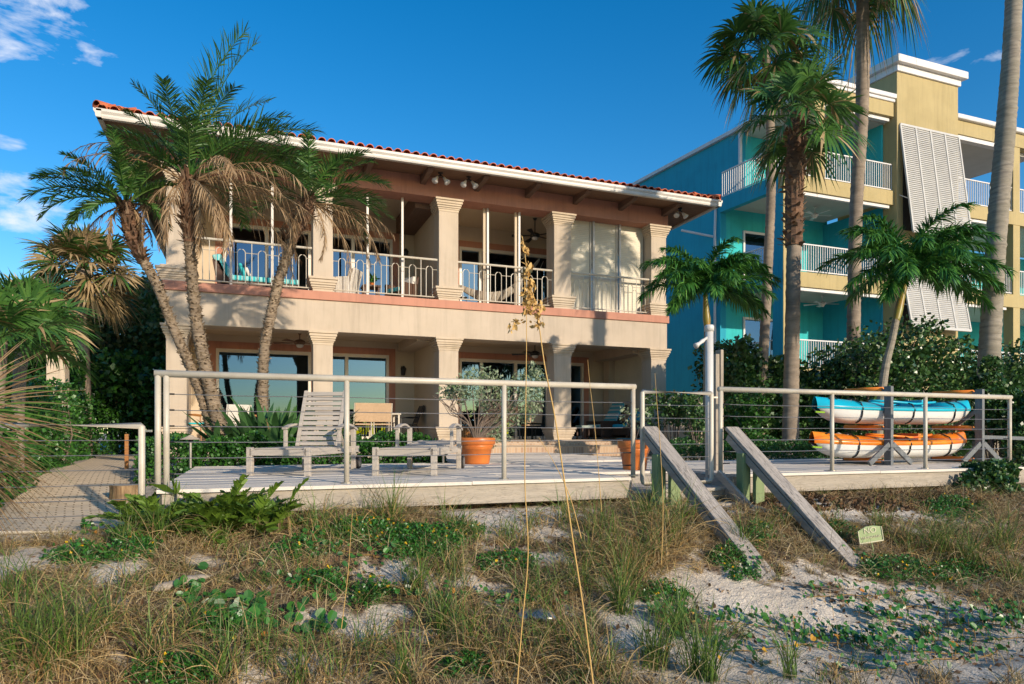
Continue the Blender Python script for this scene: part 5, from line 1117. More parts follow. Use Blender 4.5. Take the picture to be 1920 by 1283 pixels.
# ------------------------------------------------------------------ odd things on the ground
def stump():
    p = gp(232, 940); t = thing('tree_stump', tuple(p), 'cut tree stump beside the brick path', 'stump'); x, y = p.x, p.y+.1
    th = np.linspace(0, 2*np.pi, 21); rr = .17*(1+.15*np.sin(th*3)+.06*np.sin(th*7)); rr[-1] = rr[0]; Gs = [[(x+r*f*math.cos(a), y+r*f*math.sin(a), p.z-.05+z) for r, a in zip(rr, th)] for f, z in ((1.15, 0), (1.0, .1), (.98, .21), (1.02, .25))]
    mesh('trunk', MB().grid(Gs), trunkmat('stump_bark', (.42, .28, .14), (.22, .13, .06), (.1, .07, .04), 3, .8, True), t, smooth=True); mesh('cut_top', MB().grid([[(x+r*f*math.cos(a), y+r*f*math.sin(a), p.z+.2+.01*(1-f)) for r, a in zip(rr, th)] for f in (1.02, .5, .01)]), 'capital', t)
stump()
def drift(px, py, L, ang, label, mat='postwood', r=.05):
    p = gp(px, py); d = np.array([math.cos(ang), math.sin(ang), .12]); P = spline([np.array(p)-d*L/2+[0, 0, .02], np.array(p)+[0, 0, .06], np.array(p)+d*L/2+[0, 0, .05]], 14); mb = MB(); rad = r*np.array([.5, .8, 1, 1.05, 1, .9, 1.05, 1.1, .95, .8, .9, .7, .45, .2]); G_ = []
    mb.tube(P, rad*(1+rng.normal(0, .1, 14)), 9); V = mb.V[0]; V[:, 2] = p.z+(V[:, 2]-p.z)*.55+.02; single('driftwood', mb, mat, label, 'driftwood', 'driftwood in the dune grass', smooth=True)
drift(343, 1103, .42, R(25), 'broken grey palm sheath lying in the dry grass', 'postwood', .05); drift(1010, 1168, .3, R(-60), 'pale bleached lump of wood among the grass stems', 'cable', .09); drift(440, 935, .3, R(10), 'pale piece of bleached wood in front of the low palm like plants', 'capital', .04); drift(1530, 1110, .5, R(160), 'thin dark twig on the bare sand by the stairs', 'bark', .012)
p = gp(340, 985); t = thing('leaf_stalk', tuple(p), 'upright dry pinkish leaf stalk with one green leaf among the low plants', 'plant'); mesh('stalk', MB().tube(spline([tuple(p), (p.x+.01, p.y, p.z+.15), (p.x-.02, p.y, p.z+.3)], 8), [.055, .05, .045, .045, .04, .035, .03, .02], 8), 'capital', t, smooth=True); lb = MB(); leafquads(lb, np.array([[p.x-.03, p.y-.01, p.z+.28]]*7)+rng.normal(0, .015, (7, 3)), .18, up=2.2, aspect=.22); mesh('leaf', lb, 'zamia', t)
x = X_at(237, 13.5); single('timber_stake', MB().box(x-.03, x+.03, 13.5, 13.56, -.3, .5), 'orangewood', 'short yellow timber stake beside the far end of the path', 'stake', bevel=.005)
x = X_at(104, 17.0); single('stucco_column', MB().box(x-.17, x+.17, 17.0, 17.4, -.2, 2.1).box(x-.2, x+.2, 16.96, 17.44, 2.1, 2.17), 'capital', 'pale weathered stucco column behind the left hedge', 'column', bevel=.015)
gw = MB(); gw.box(X_at(1252, 15.6), X_at(1420, 15.6), 15.6, 15.8, -.2, 1.38).box(X_at(1252, 15.6)-.02, X_at(1420, 15.6), 15.55, 15.85, 1.38, 1.5); single('garden_wall', gw, 'conc', 'low beige garden wall between the house and the tall dark hedge', 'wall', bevel=.01)
# ------------------------------------------------------------------ hedges
def seed(k):
    global rng; rng = np.random.default_rng(k)
def hedge(label, boxes, n, size=.055, mat='hedge', name='hedge', **k):
    mb = MB(); tot = sum((b[1]-b[0])*(b[5]-b[4])+.3*(b[1]-b[0])*(b[3]-b[2]) for b in boxes)
    for b in boxes: hedgebox(mb, *b, int(n*((b[1]-b[0])*(b[5]-b[4])+.3*(b[1]-b[0])*(b[3]-b[2]))/tot), size, **k)
    t = thing(name, ((boxes[0][0]+boxes[0][1])/2, boxes[0][2], boxes[0][4]), label, 'hedge', 'clipped hedges'); mesh('foliage', mb, mat, t)
    s = MB()
    for b in boxes:
        for i in range(max(3, int((b[1]-b[0])*3))):
            x, y = rng.uniform(b[0], b[1]), rng.uniform(b[2]+.15, b[3]); s.tube([(x, y, b[4]-.1), (x+rng.normal(0, .1), y, (b[4]+b[5])/2), (x+rng.normal(0, .2), y, b[5]-.1)], [.02, .014, .006], 4, cap=False)
    mesh('stems', s, 'bark', t); return t
seed(1)
hedge('low bright green hedge behind the left part of the deck', [(-1.55, -.9, 11.0, 13.2, -.38, .36), (-.9, 3.25, 11.75, 12.9, -.2, .40)], 26000, .05)
hedge('low clipped hedge behind the right deck and kayaks', [(7.5, 13.0, 10.95, 11.7, -.15, .30)], 12000, .04)
hedge('waist high green hedge along the left side of the brick path', [(-4.6, -2.75, 8.9, 11.2, -.45, .6), (-5.4, -3.0, 11.2, 13.0, -.4, 1.1), (-5.6, -3.3, 13, 16, -.35, 1.3), (-6, -3.7, 16, 20, -.2, 1.4)], 52000, .065, lump=.12)
def bighedge(label, x0, x1, y0, y1, zf, n, size, mat='clusia', name='hedge', holes=.0, seedk=4):
    seed(seedk); x = rng.uniform(x0, x1, n*2); u = rng.random(n*2); zt = zf(x); z = -.15+(zt+.15)*rng.random(n*2)**.8
    y = y0+(y1-y0)*u**1.6; lump = .5+.5*np.sin(x*3.1+z*2.7)*np.sin(z*4.3-x*1.7+1); y += .35*lump
    clump = np.sin(x*5.3+2*np.sin(z*3))*np.sin(z*6.1+x*2.2)+.6*np.sin(x*13+z*9)
    k = rng.random(n*2) < np.clip(.55+.5*clump, .08, 1); C = np.stack([x, y, z], -1)[k][:n]
    mb = MB(); leafquads(mb, C, size, up=.35, aspect=.42, outward=np.array([0, -.5, .1])); t = thing(name, ((x0+x1)/2, (y0+y1)/2, -.15), label, 'hedge', 'tall dark hedges in front of the apartments'); mesh('foliage', mb, mat, t)
    s = MB()
    for i in range(int((x1-x0)*5)):
        a, b = rng.uniform(x0, x1), rng.uniform(y0+.3, y1); h = float(zf(np.array([a]))[0])*rng.uniform(.7, 1.0)
        s.tube(spline([(a, b, -.2), (a+rng.normal(0, .15), b, h*.5), (a+rng.normal(0, .35), b-.1, h)], 6), np.linspace(.035, .008, 6), 5, cap=False)
    mesh('stems', s, 'bark', t)
zt1 = lambda x: 2.55+.35*np.sin(x*1.1+.6)+.22*np.sin(x*3.7)+.12*np.sin(x*8.1)
bighedge('tall dense dark green hedge behind the grey palm trunks', X_at(1385, 14.6), 17.6, 14.6, 16.6, zt1, 30000, .115)
zt2 = lambda x: 2.9+.5*np.sin(x*.9-1)+.25*np.sin(x*3.1)+.14*np.sin(x*7)
bighedge('tall dark hedge at the right edge behind the kayak rack', 14.8, 24.0, 12.6, 15.2, zt2, 30000, .11, seedk=5)
bighedge('young bright green hedge shrub beside the timber post', X_at(1378, 13.5), X_at(1378, 13.5)+1.1, 13.4, 14.2, lambda x: 1.35+.2*np.sin(x*6), 2600, .085, 'hedge', 'shrub', seedk=6)
def roundbush(px, py, y, r, n, size, mat, label, name='shrub', z0=None, cat='shrub', group=None, sd=1, asp=.42):
    seed(sd); p = at(px, py, y); C, O = shrub_points((p.x, p.y, p.z), r, n); zg = float(hgt(p.x, p.y)) if z0 is None else z0
    k = C[:, 2] > zg; t = thing(name, (p.x, p.y, zg), label, cat, group); mb = MB(); leafquads(mb, C[k], size, up=.3, aspect=asp, outward=O[k]*.6); mesh('foliage', mb, mat, t)
    s = MB()
    for i in range(9):
        q = np.array((p.x, p.y, p.z))+nrm(rng.normal(0, 1, 3))*np.array(r)*.6; q[2] = max(q[2], zg+.1); s.tube(spline([(p.x+rng.normal(0, .05), p.y+rng.normal(0, .05), zg-.1), (np.array((p.x, p.y, zg))+q)/2+rng.normal(0, .05, 3), q], 6), np.linspace(.02, .006, 6), 5, cap=False)
    mesh('branches', s, 'bark', t); return t
roundbush(1850, 915, 6.75, (1.0, .55, .48), 9000, .06, 'clusia', 'glossy dark shrub in front of the right deck corner', sd=21)
roundbush(1915, 800, 9.2, (.9, .9, 1.0), 7000, .075, 'clusia', 'dark shrub behind the railing at the right edge of the picture', z0=-.3, sd=22)
roundbush(1265, 760, 13.8, (.75, .5, .6), 2600, .07, 'clusia', 'dark shrub in front of the beige garden wall', z0=-.1, sd=23); roundbush(1302, 785, 13.0, (.35, .3, .6), 900, .07, 'clusia', 'small dark shrub right of the garden wall', z0=-.1, sd=24)
roundbush(1862, 735, 9.55, (.75, .32, .75), 5000, .07, 'clusia', 'tall leafy shrub in front of the thick palm trunk', z0=-.3, sd=25)
# ------------------------------------------------------------------ trees on the left, far behind
seed(31)
for i, (px, py, y, h, sp, lb, lf, n) in enumerate([
    (215, 690, 27, 5.2, 3.4, 'dark sea grape tree behind the cabbage palm', 'treeleaf', 11000), (285, 700, 30, 6.6, 3.2, 'dull green tree just left of the beach house', 'treeleaf', 10000),
    (120, 690, 26, 4.0, 3.0, 'low dark tree behind the stucco column', 'treeleaf', 8000), (50, 700, 24, 4.2, 3.0, 'dark tree at the left edge behind the spiky palms', 'treeleaf', 8000), (250, 720, 24, 3.0, 2.6, 'low bushy tree over the far end of the path', 'hedge', 8000)]):
    seed(40+i); p = at(px, py, y); tree('broadleaf_tree', (p.x, y, -.2), h, sp, lb, lf, n, .17, (0, 0), 'dark trees left of the beach house', depth=3, blob=.85, tr=.16)
seed(50); hedge('dark ivy covered hedge wall at the far end of the path', [(-7.5, -4.0, 19.5, 20.5, -.2, 2.4), (-4.6, -2.1, 23, 24, -.2, 1.9)], 22000, .09, 'hedge', lump=.2)
for i, (x, y, h) in enumerate(((20, 52, 9), (-24, 40, 7), (-34, 45, 8))):
    seed(60+i); tree('broadleaf_tree', (x, y, -.2), h, 6, ['distant tree behind the roof', 'distant dark tree far left', 'distant tree at the left edge of the horizon'][i], 'treeleaf', 7000, .3, (0, 0), 'distant trees', depth=3, blob=1.6, tr=.25)
# ------------------------------------------------------------------ palms
def pts(L, y): return [tuple(at(px, py, y+dy)) for px, py, dy in L]
tau = 2*math.pi
def DD(deg, e, s=1.0): return (R(deg), R(e), s)
# azimuth in the house frame: 0 = along the facade to the right, 180 = left, 270 = towards the camera
dgA = [DD(350, 88, 1.5), DD(10, 80, 1.4), DD(20, 70, 1.3), DD(5, 60, 1.2), DD(200, 78, .85), DD(340, 52, 1.1), DD(20, 50, 1.1), DD(170, 52, .7), DD(190, 42, .7), DD(0, 33, 1.15), DD(355, 20, 1.1), DD(30, 35, 1), DD(60, 60, .9), DD(120, 60, .75), DD(150, 35, .65), DD(250, 62, .8), DD(290, 60, .9), DD(320, 35, 1), DD(90, 35, .9), DD(215, 25, .65), DD(45, 10, .9), DD(350, 45, 1.2), DD(345, 28, 1.1), DD(280, 40, .8), DD(310, 68, 1.0), DD(180, 64, .75)]
ddA = [DD(180, 45, 1.1), DD(192, 25, .95), DD(200, -35, .8), DD(225, -50, .8), DD(250, -45, .8), DD(300, 20, .9), DD(315, -30, .9), DD(330, 20, 1.1), DD(345, 32, 1.2), DD(350, 5, 1.2), DD(355, 22, 1.3), DD(10, 10, 1.2), DD(340, -45, .9), DD(20, -40, .8), DD(150, -10, .7), DD(305, -60, .8), DD(0, -10, 1.2), DD(335, 5, 1.1), DD(290, -20, .9)]
date_palm(pts([(428, 885, 0), (418, 830, 0), (404, 770, 0), (385, 690, 0), (368, 600, 0), (360, 520, 0), (354, 430, 0), (352, 330, 0)], 12.9), [.15, .13, .115, .105, .097, .09, .085, .095], None, 'tallest date palm of the left clump with drooping brown dead fronds', 71, 1.85, dirs=dgA, ddirs=ddA, boot=1.15)
dgB = [DD(180, 38, .95), DD(190, 20, 1.0), DD(200, 5, .8), DD(170, 28, .85), DD(160, 5, .7), DD(260, 76, .75), DD(80, 80, .75), DD(20, 62, .65), DD(300, 55, .6), DD(340, 40, .6), DD(0, 25, .65), DD(230, 30, .7), DD(215, 50, .75), DD(280, 20, .6), DD(130, 40, .65), DD(240, -10, .6), DD(320, 0, .55), DD(60, 20, .6), DD(185, 30, .9), DD(270, 50, .65), DD(195, -8, .7), DD(350, 65, .7)]
ddB = [DD(185, -30, .5), DD(230, -50, .5), DD(330, -50, .5), DD(20, -40, .5)]
date_palm(pts([(412, 885, .1), (402, 830, .1), (390, 780, .1), (362, 700, .1), (325, 615, .1), (292, 530, .1), (258, 470, .1), (243, 415, .1), (236, 382, .1)], 12.9), [.12, .105, .09, .085, .08, .078, .085, .095, .10], None, 'green date palm leaning furthest left beside the house corner', 72, 1.5, dirs=dgB, ddirs=ddB, boot=1.0)
dgC = [DD(0, 55, .75), DD(10, 30, .8), DD(350, 15, .85), DD(340, 35, .75), DD(180, 60, .7), DD(170, 30, .7), DD(90, 75, .7), DD(270, 70, .6), DD(200, 70, .75), DD(30, 15, .7), DD(320, 10, .75), DD(250, 30, .6), DD(150, 10, .7), DD(20, 0, .75), DD(300, 50, .7), DD(230, 45, .65), DD(355, 42, .8), DD(330, 60, .75), DD(280, 15, .6)]
ddC = [DD(0, -15, .8), DD(350, -25, .85), DD(340, -40, .8), DD(10, 0, .9), DD(355, 5, .95), DD(320, -55, .7), DD(180, -40, .6), DD(200, -60, .6), DD(230, -50, .6), DD(345, -10, .95), DD(335, 0, .85)]
date_palm(pts([(492, 880, 0), (492, 800, 0), (492, 735, 0), (496, 650, 0), (507, 595, 0), (522, 530, 0), (535, 490, 0), (550, 440, 0), (572, 400, 0), (578, 375, 0)], 13.6), [.12, .105, .095, .09, .09, .087, .088, .095, .105, .105], None, 'shorter date palm leaning right in front of the second porch pillar', 73, 1.9, dirs=dgC, ddirs=ddC, boot=.9)
seed(80)
p = at(160, 700, 15.5)
fan_palm('cabbage_palm', pts([(161, 870, 0), (160, 780, 0), (158, 690, 0), (155, 620, 0), (152, 560, 0), (158, 505, 0)], 20.6), [.16, .15, .14, .13, .14, .17], 'cabbage palm with a shaggy brown and green head left of the house', 81, 60, .82, .78, elo=-58, dead=.25, skirt=.22, fan_d=.20, deadfrac=.45, nseg=26, sgw=.9)
fan_palm('cabbage_palm', pts([(30, 880, 0), (34, 760, 0), (45, 600, 0)], 10.5), [.09, .075, .07], 'low green fan palm at the left edge', 82, 22, .5, .42, elo=-15, dead=.08, skirt=.0, fan_d=.2, group='spiky fan palms at the left edge')
fan_palm('cabbage_palm', pts([(-30, 900, 0), (-10, 800, 0), (0, 640, 0)], 9.0), [.09, .075, .07], 'bluish fan palm half outside the left edge', 83, 20, .5, .4, elo=-10, dead=.05, fan_d=.2, group='spiky fan palms at the left edge')
def nearpalm():
    seed(84); b = atD(-165, 770, 5.0); t = thing('saw_palmetto', (b.x, b.y, -.5), 'big drooping fan palm fronds with dry brown tips at the near left edge', 'palm'); g = MB(); d = MB()
    rt = np.array([CS, -SN, 0]); fw = np.array([SN, CS, 0]); upz = np.array([0, 0, 1.0])
    for i in range(9):
        e = R(-38+i*8.0); a = rng.uniform(-.5, .5); dv = rt*math.cos(e)*math.cos(a)+fw*math.sin(a)*math.cos(e)+upz*math.sin(e)
        fan(g if i > 3 else d, d, np.array(b)+rng.normal(0, .05, 3)-upz*.1, dv, .26, .86, 22, 1.0, .14, rng.uniform(.1, .3), .22, .40+.4*(i < 7), segw=.8, K=7, roll=rng.uniform(.8, 1.4))
    mesh('fronds', g, 'fan_green', t); mesh('dry_fronds', d, 'date_dead', t); mesh('trunk', MB().tube([(b.x, b.y, -.6), tuple(b)], .12, 10), 'trunk_grey', t)
nearpalm()
# washingtonias
G_W = 'tall fan palms on the right'
fan_palm('fan_palm', pts([(1418, 885, 0), (1424, 790, 0), (1430, 690, 0), (1440, 500, 0), (1446, 330, 0), (1441, 160, 0), (1432, 95, 0)], 15.0), [.17, .165, .135, .125, .12, .115, .12], 'slender tall fan palm standing left of the booted one, head near the top edge', 91, 34, .95, .88, dead=.04, fan_d=.26, nseg=30, sgw=1.05, group=G_W, elo=-62)
fan_palm('fan_palm', pts([(1481, 880, 0), (1484, 700, 0), (1488, 480, 0), (1490, 330, 0), (1497, 215, 0)], 12.3), [.20, .165, .155, .17, .15], 'fan palm with a rough brown booted trunk under its head', 92, 30, .80, .85, dead=.05, booted=3.1, fan_d=.24, nseg=30, sgw=1.05, group=G_W, elo=-55)
fan_palm('fan_palm', pts([(1590, 880, 0), (1595, 760, 0), (1600, 640, 0), (1605, 400, 0), (1617, 180, 0), (1617, 0, 0), (1612, -60, 0)], 15.2), [.23, .22, .185, .18, .185, .17, .17], 'tall smooth trunked fan palm whose head is cut by the top edge', 93, 28, 1.05, 1.05, dead=.12, fan_d=.65, group=G_W, elo=-60)
fan_palm('fan_palm', pts([(1846, 890, 0), (1850, 800, 0), (1856, 650, 0), (1868, 450, 0), (1885, 250, 0), (1897, 80, 0), (1905, -120, 0), (1910, -330, 0)], 10.2), [.27, .24, .21, .195, .195, .17, .16, .16], 'thickest grey palm trunk leaning at the right edge', 94, 26, .95, 1.0, dead=.1, fan_d=.55, tmat='trunk_ring', group=G_W, elo=-40)
def adonidia(P, rads, shaft, label, sd, fl, dirs, ll=.40):
    seed(sd); t = thing('feather_palm', P[0], label, 'palm tree', 'short feather palms with arching fronds'); mb, C, r = trunk(P, rads, 12, .05, .03, .01); mesh('trunk', mb, 'trunk_ring', t)
    Q = spline(shaft, 16); mesh('crownshaft', MB().tube(Q, np.interp(np.linspace(0, 1, 16), [0, .25, 1], [rads[-1], rads[-1]*1.25, rads[-1]*.55]), 12), 'shaft', t, smooth=True); g = MB(); c = Q[-1]
    for (a, e, s) in dirs:
        L = fl*s*rng.uniform(.93, 1.07); pinnate(g, c, R(a), R(e), L, R(e)*.5+.95, 110, ll*1.05, .0155, .35, .5, twist=rng.normal(0, .12), lean=1.0, start=.10, rach=.016, plume=.45)
    mesh('fronds', g, 'adon', t)
seed(95)
adonidia(pts([(1324, 880, 0), (1325, 760, 0), (1326, 640, 0), (1326, 610, 0)], 13.0), [.10, .085, .075, .07], pts([(1326, 612, 0), (1324, 580, 0), (1322, 548, 0)], 13.0), 'short feather palm between the two buildings behind the shower', 96, 1.7, [(280, 62, .9), (100, 62, 1), (345, 72, 1), (195, 48, 1), (185, 70, 1), (210, 32, 1), (355, 55, 1), (10, 10, 1), (300, 15, .95), (245, 12, .9), (330, 55, 1), (180, 58, 1), (190, 38, 1), (175, 18, 1.0), (200, 0, .9), (230, 50, .9), (260, 30, .9), (290, 55, .9), (0, 62, 1), (350, 42, 1.05), (5, 22, 1.05), (340, 5, .95), (320, 30, .9), (60, 50, 1), (120, 45, 1), (90, 20, .9), (270, 80, .9), (150, 60, 1), (30, 35, 1), (215, 15, 1)], .36)
adonidia(pts([(1640, 890, 0), (1650, 770, 0), (1660, 690, 0), (1672, 640, 0), (1680, 600, 0)], 10.5), [.11, .09, .08, .072, .07], pts([(1680, 602, 0), (1690, 560, 0), (1703, 515, 0)], 10.5), 'feather palm with green and orange crownshaft behind the kayaks', 97, 1.95, [(280, 62, .9), (100, 62, 1), (340, 75, 1), (195, 48, 1), (15, 60, 1.05), (185, 68, 1), (210, 30, 1), (355, 65, 1.05), (345, 20, 1.1), (300, 20, .95), (245, 10, .9), (330, 50, 1), (10, 45, 1.1), (180, 55, 1), (190, 35, 1), (185, 12, .95), (205, -5, .8), (230, 45, .9), (260, 30, .85), (290, 50, .9), (0, 55, 1.05), (350, 36, 1.1), (5, 18, 1.15), (340, 2, 1), (320, 30, .9), (60, 50, 1), (120, 45, 1), (80, 20, .9), (270, 78, 1), (20, 28, 1.1), (160, 70, 1), (215, 15, .95), (310, 10, .95)], .42)
# bird of paradise clump
def paddles():
    seed(101); bx, by = X_at(515, 13.0), 13.0; t = thing('paddle_leaved_plant', (bx, by, -.15), 'large clump of upright paddle leaves behind the raised lounger', 'plant'); mb = MB(); N_ = 230
    base = np.array([bx, by, -.1])+rng.normal(0, 1, (N_, 3))*np.array([.38, .2, .05]); az = rng.uniform(0, tau, N_); out = np.arctan2(base[:, 1]-by, base[:, 0]-bx); az = np.where(rng.random(N_) < .6, out, az)
    P, S, W = grow(base, az, rng.uniform(R(48), R(88), N_), rng.uniform(.7, 1.3, N_), rng.uniform(.1, .8, N_), rng.uniform(.05, .075, N_), 9, prof=[.14, .13, .13, .2, .75, 1, .95, .6, .05], side_tilt=.5); mb.ribbons(P, S, W)
    mesh('leaves', mb, 'bop', t); d = MB(); N_ = 50; base = np.array([bx, by, -.05])+rng.normal(0, 1, (N_, 3))*np.array([.4, .2, .05])
    P, S, W = grow(base, rng.uniform(0, tau, N_), rng.uniform(R(30), R(80), N_), rng.uniform(.5, 1.2, N_), rng.uniform(.6, 1.6, N_), rng.uniform(.01, .035, N_), 7); d.ribbons(P, S, W); mesh('dry_leaves', d, 'date_dead', t)
paddles()
def zamia(px, py, label, n, L, sd):
    seed(sd); p = gp(px, py); t = thing('coontie_plant', tuple(p), label, 'plant', 'low palm like plants in front of the deck'); g = MB()
    for i in range(n):
        pinnate(g, np.array(p)+rng.normal(0, .05, 3)*[1, 1, .2]+[0, 0, -.02], rng.uniform(0, tau), R(rng.uniform(25, 80)), L*rng.uniform(.7, 1.1), rng.uniform(.5, 1.1), 17, .15*L/.6, .019*L/.6, .35, .12, start=.22, lean=1.05, K=4, rach=.006)
    mesh('fronds', g, 'zamia', t)
zamia(425, 1002, 'low palm like plant with broad olive leaflets, below the lounger foot', 26, .56, 111); zamia(300, 1000, 'low palm like plant beside the dry leaf stalk', 20, .46, 112); zamia(500, 1000, 'low palm like plant furthest right of its row', 14, .55, 113); zamia(262, 990, 'low palm like plant beside the tree stump', 14, .5, 114); zamia(368, 1004, 'low palm like plant just right of the dry leaf stalk', 18, .50, 115)
# ------------------------------------------------------------------ dune grass, thatch, vines
def scatter(n, x0, x1, y0, y1, keep):
    x = rng.uniform(x0, x1, n); y = rng.uniform(y0, y1, n); k = keep(x, y) > rng.random(n); x, y = x[k], y[k]
    return np.stack([x, y, hgt(x, y)-.01], -1)
def inview(x, y, m=.08):
    a = x*CS-y*SN; D = x*SN+y*CS; return (np.abs(a/D) < .75+m) & (D > 1.5)
def clumpn(x, y, f=1.0, ph=0): return .5+.5*np.sin(x*2.3*f+1.7*np.sin(y*1.9*f+ph)+ph)*np.sin(y*2.9*f-1.1*np.sin(x*1.7*f)+ph*2)
def on_path(x, y): return ((x < -.95) & (y > 7.1))
seed(121)
def thatch():
    mb = MB(); keep = lambda x, y: np.where(inview(x, y) & (y < 7.6) & ~on_path(x, y) & ~((y > 7) & (x > -.7)), (1-sandy(x, y)*1.25)*(.35+.65*clumpn(x, y, 1.3)), 0)
    b = scatter(260000, -4, 12, 2.6, 7.6, keep); N_ = len(b)
    P, S, W = grow(b, rng.uniform(0, tau, N_), rng.uniform(-.05, 1.2, N_), rng.uniform(.05, .24, N_)*rng.choice([1, 1, 1.7], N_), rng.uniform(.2, 1.8, N_), rng.uniform(.0013, .0034, N_), 4, side_tilt=1.0); P[..., 2] = np.maximum(P[..., 2], b[:, None, 2]+.006); mb.ribbons(P, S, W)
    struct('dry_grass_thatch', mb, 'straw', kind='stuff', label='dry straw coloured grass matted over the dune')
    mb = MB(); b = scatter(60000, -4, 12, 2.6, 7.4, lambda x, y: np.where(inview(x, y) & ~on_path(x, y), (.22+.78*(1-sandy(x, y)))*.5*(.3+clumpn(x, y, 2, 3)), 0)); leafquads(mb, b+[0, 0, .012], .045, up=0, aspect=.3); struct('leaf_litter', mb, 'litter', kind='stuff', label='brown leaf litter on the dune sand')
    b = scatter(30000, -4, 12, 2.6, 7.4, lambda x, y: np.where(inview(x, y) & ~on_path(x, y), np.clip(sandy(x, y)*.55, 0, .4)*clumpn(x, y, 2.3, 1)*(1-.6*ss(5.4, 6.2, x)*(1-ss(5.2, 5.8, y))), 0)); N_ = len(b)
    P, S, W = grow(b+[0, 0, .014], rng.uniform(0, tau, N_), rng.uniform(-.05, .3, N_), rng.uniform(.04, .18, N_), rng.uniform(.0, .5, N_), rng.uniform(.001, .0028, N_), 4, side_tilt=1.0); P[..., 2] = np.maximum(P[..., 2], b[:, None, 2]+.008); mb.ribbons(P, S, W)
    struct('beach_debris', mb, 'litter', kind='stuff', label='dry stems and bits of debris on the open sand') if 0 else None
    b = scatter(16000, 5.6, 11, 6.2, 7.3, lambda x, y: .8*np.ones_like(x)); mb = MB(); leafquads(mb, b+[0, 0, .01], .06, up=0, aspect=.3); struct('leaf_litter', mb, 'litter', kind='stuff', label='brown leaf litter below the right deck edge')
thatch()
def shortgrass(name, n, mat, L, label, per, sd, thr):
    seed(sd); c = scatter(n, -4, 12, 2.6, 7.3, lambda x, y: np.where(inview(x, y) & ~on_path(x, y), np.clip((1-sandy(x, y))*1.1-.05, 0, 1)*(clumpn(x, y, 1.7, sd) > thr), 0)); b = np.repeat(c, per, 0); b[:, :2] += rng.normal(0, .02, (len(b), 2)); b[:, 2] = hgt(b[:, 0], b[:, 1])-.01; N_ = len(b)
    hs = np.repeat(rng.uniform(.6, 1.4, len(c)), per); P, S, W = grow(b, rng.uniform(0, tau, N_), rng.uniform(.6, 1.5, N_), L*hs*rng.uniform(.5, 1.1, N_), rng.uniform(.4, 2.0, N_), rng.uniform(.0018, .0036, N_), 5, side_tilt=.8)
    mb = MB(); mb.ribbons(P, S, W); struct(name, mb, mat, kind='stuff', label=label)
shortgrass('short_dry_grass', 2600, 'orangestraw', .17, 'short dry grass in small bunches over the dune', 26, 301, .25); shortgrass('short_green_grass', 1300, 'greengrass', .16, 'short green grass in small bunches over the dune', 22, 302, .5); shortgrass('short_grass', 900, 'straw', .24, 'pale wiry grass over the dune', 20, 303, .4)
def tuft(px, py, n, L, spread, mat, green, label=None, sd=0, lean=0, w=.0028, bendr=(.6, 1.9), er=(55, 88)):
    """one tuft: arching blades from a common foot; returns arrays for green and dry blades"""
    p = gp(px, py); b = np.array(p)+rng.normal(0, 1, (n, 3))*np.array([spread, spread, 0]); b[:, 2] = hgt(b[:, 0], b[:, 1])-.01
    az = rng.uniform(0, tau, n); Ln = L*rng.uniform(.45, 1.1, n)
    return grow(b, az, np.radians(rng.uniform(*er, n)), Ln, rng.uniform(*bendr, n), w*rng.uniform(.6, 1.3, n), 8, side_tilt=.7)
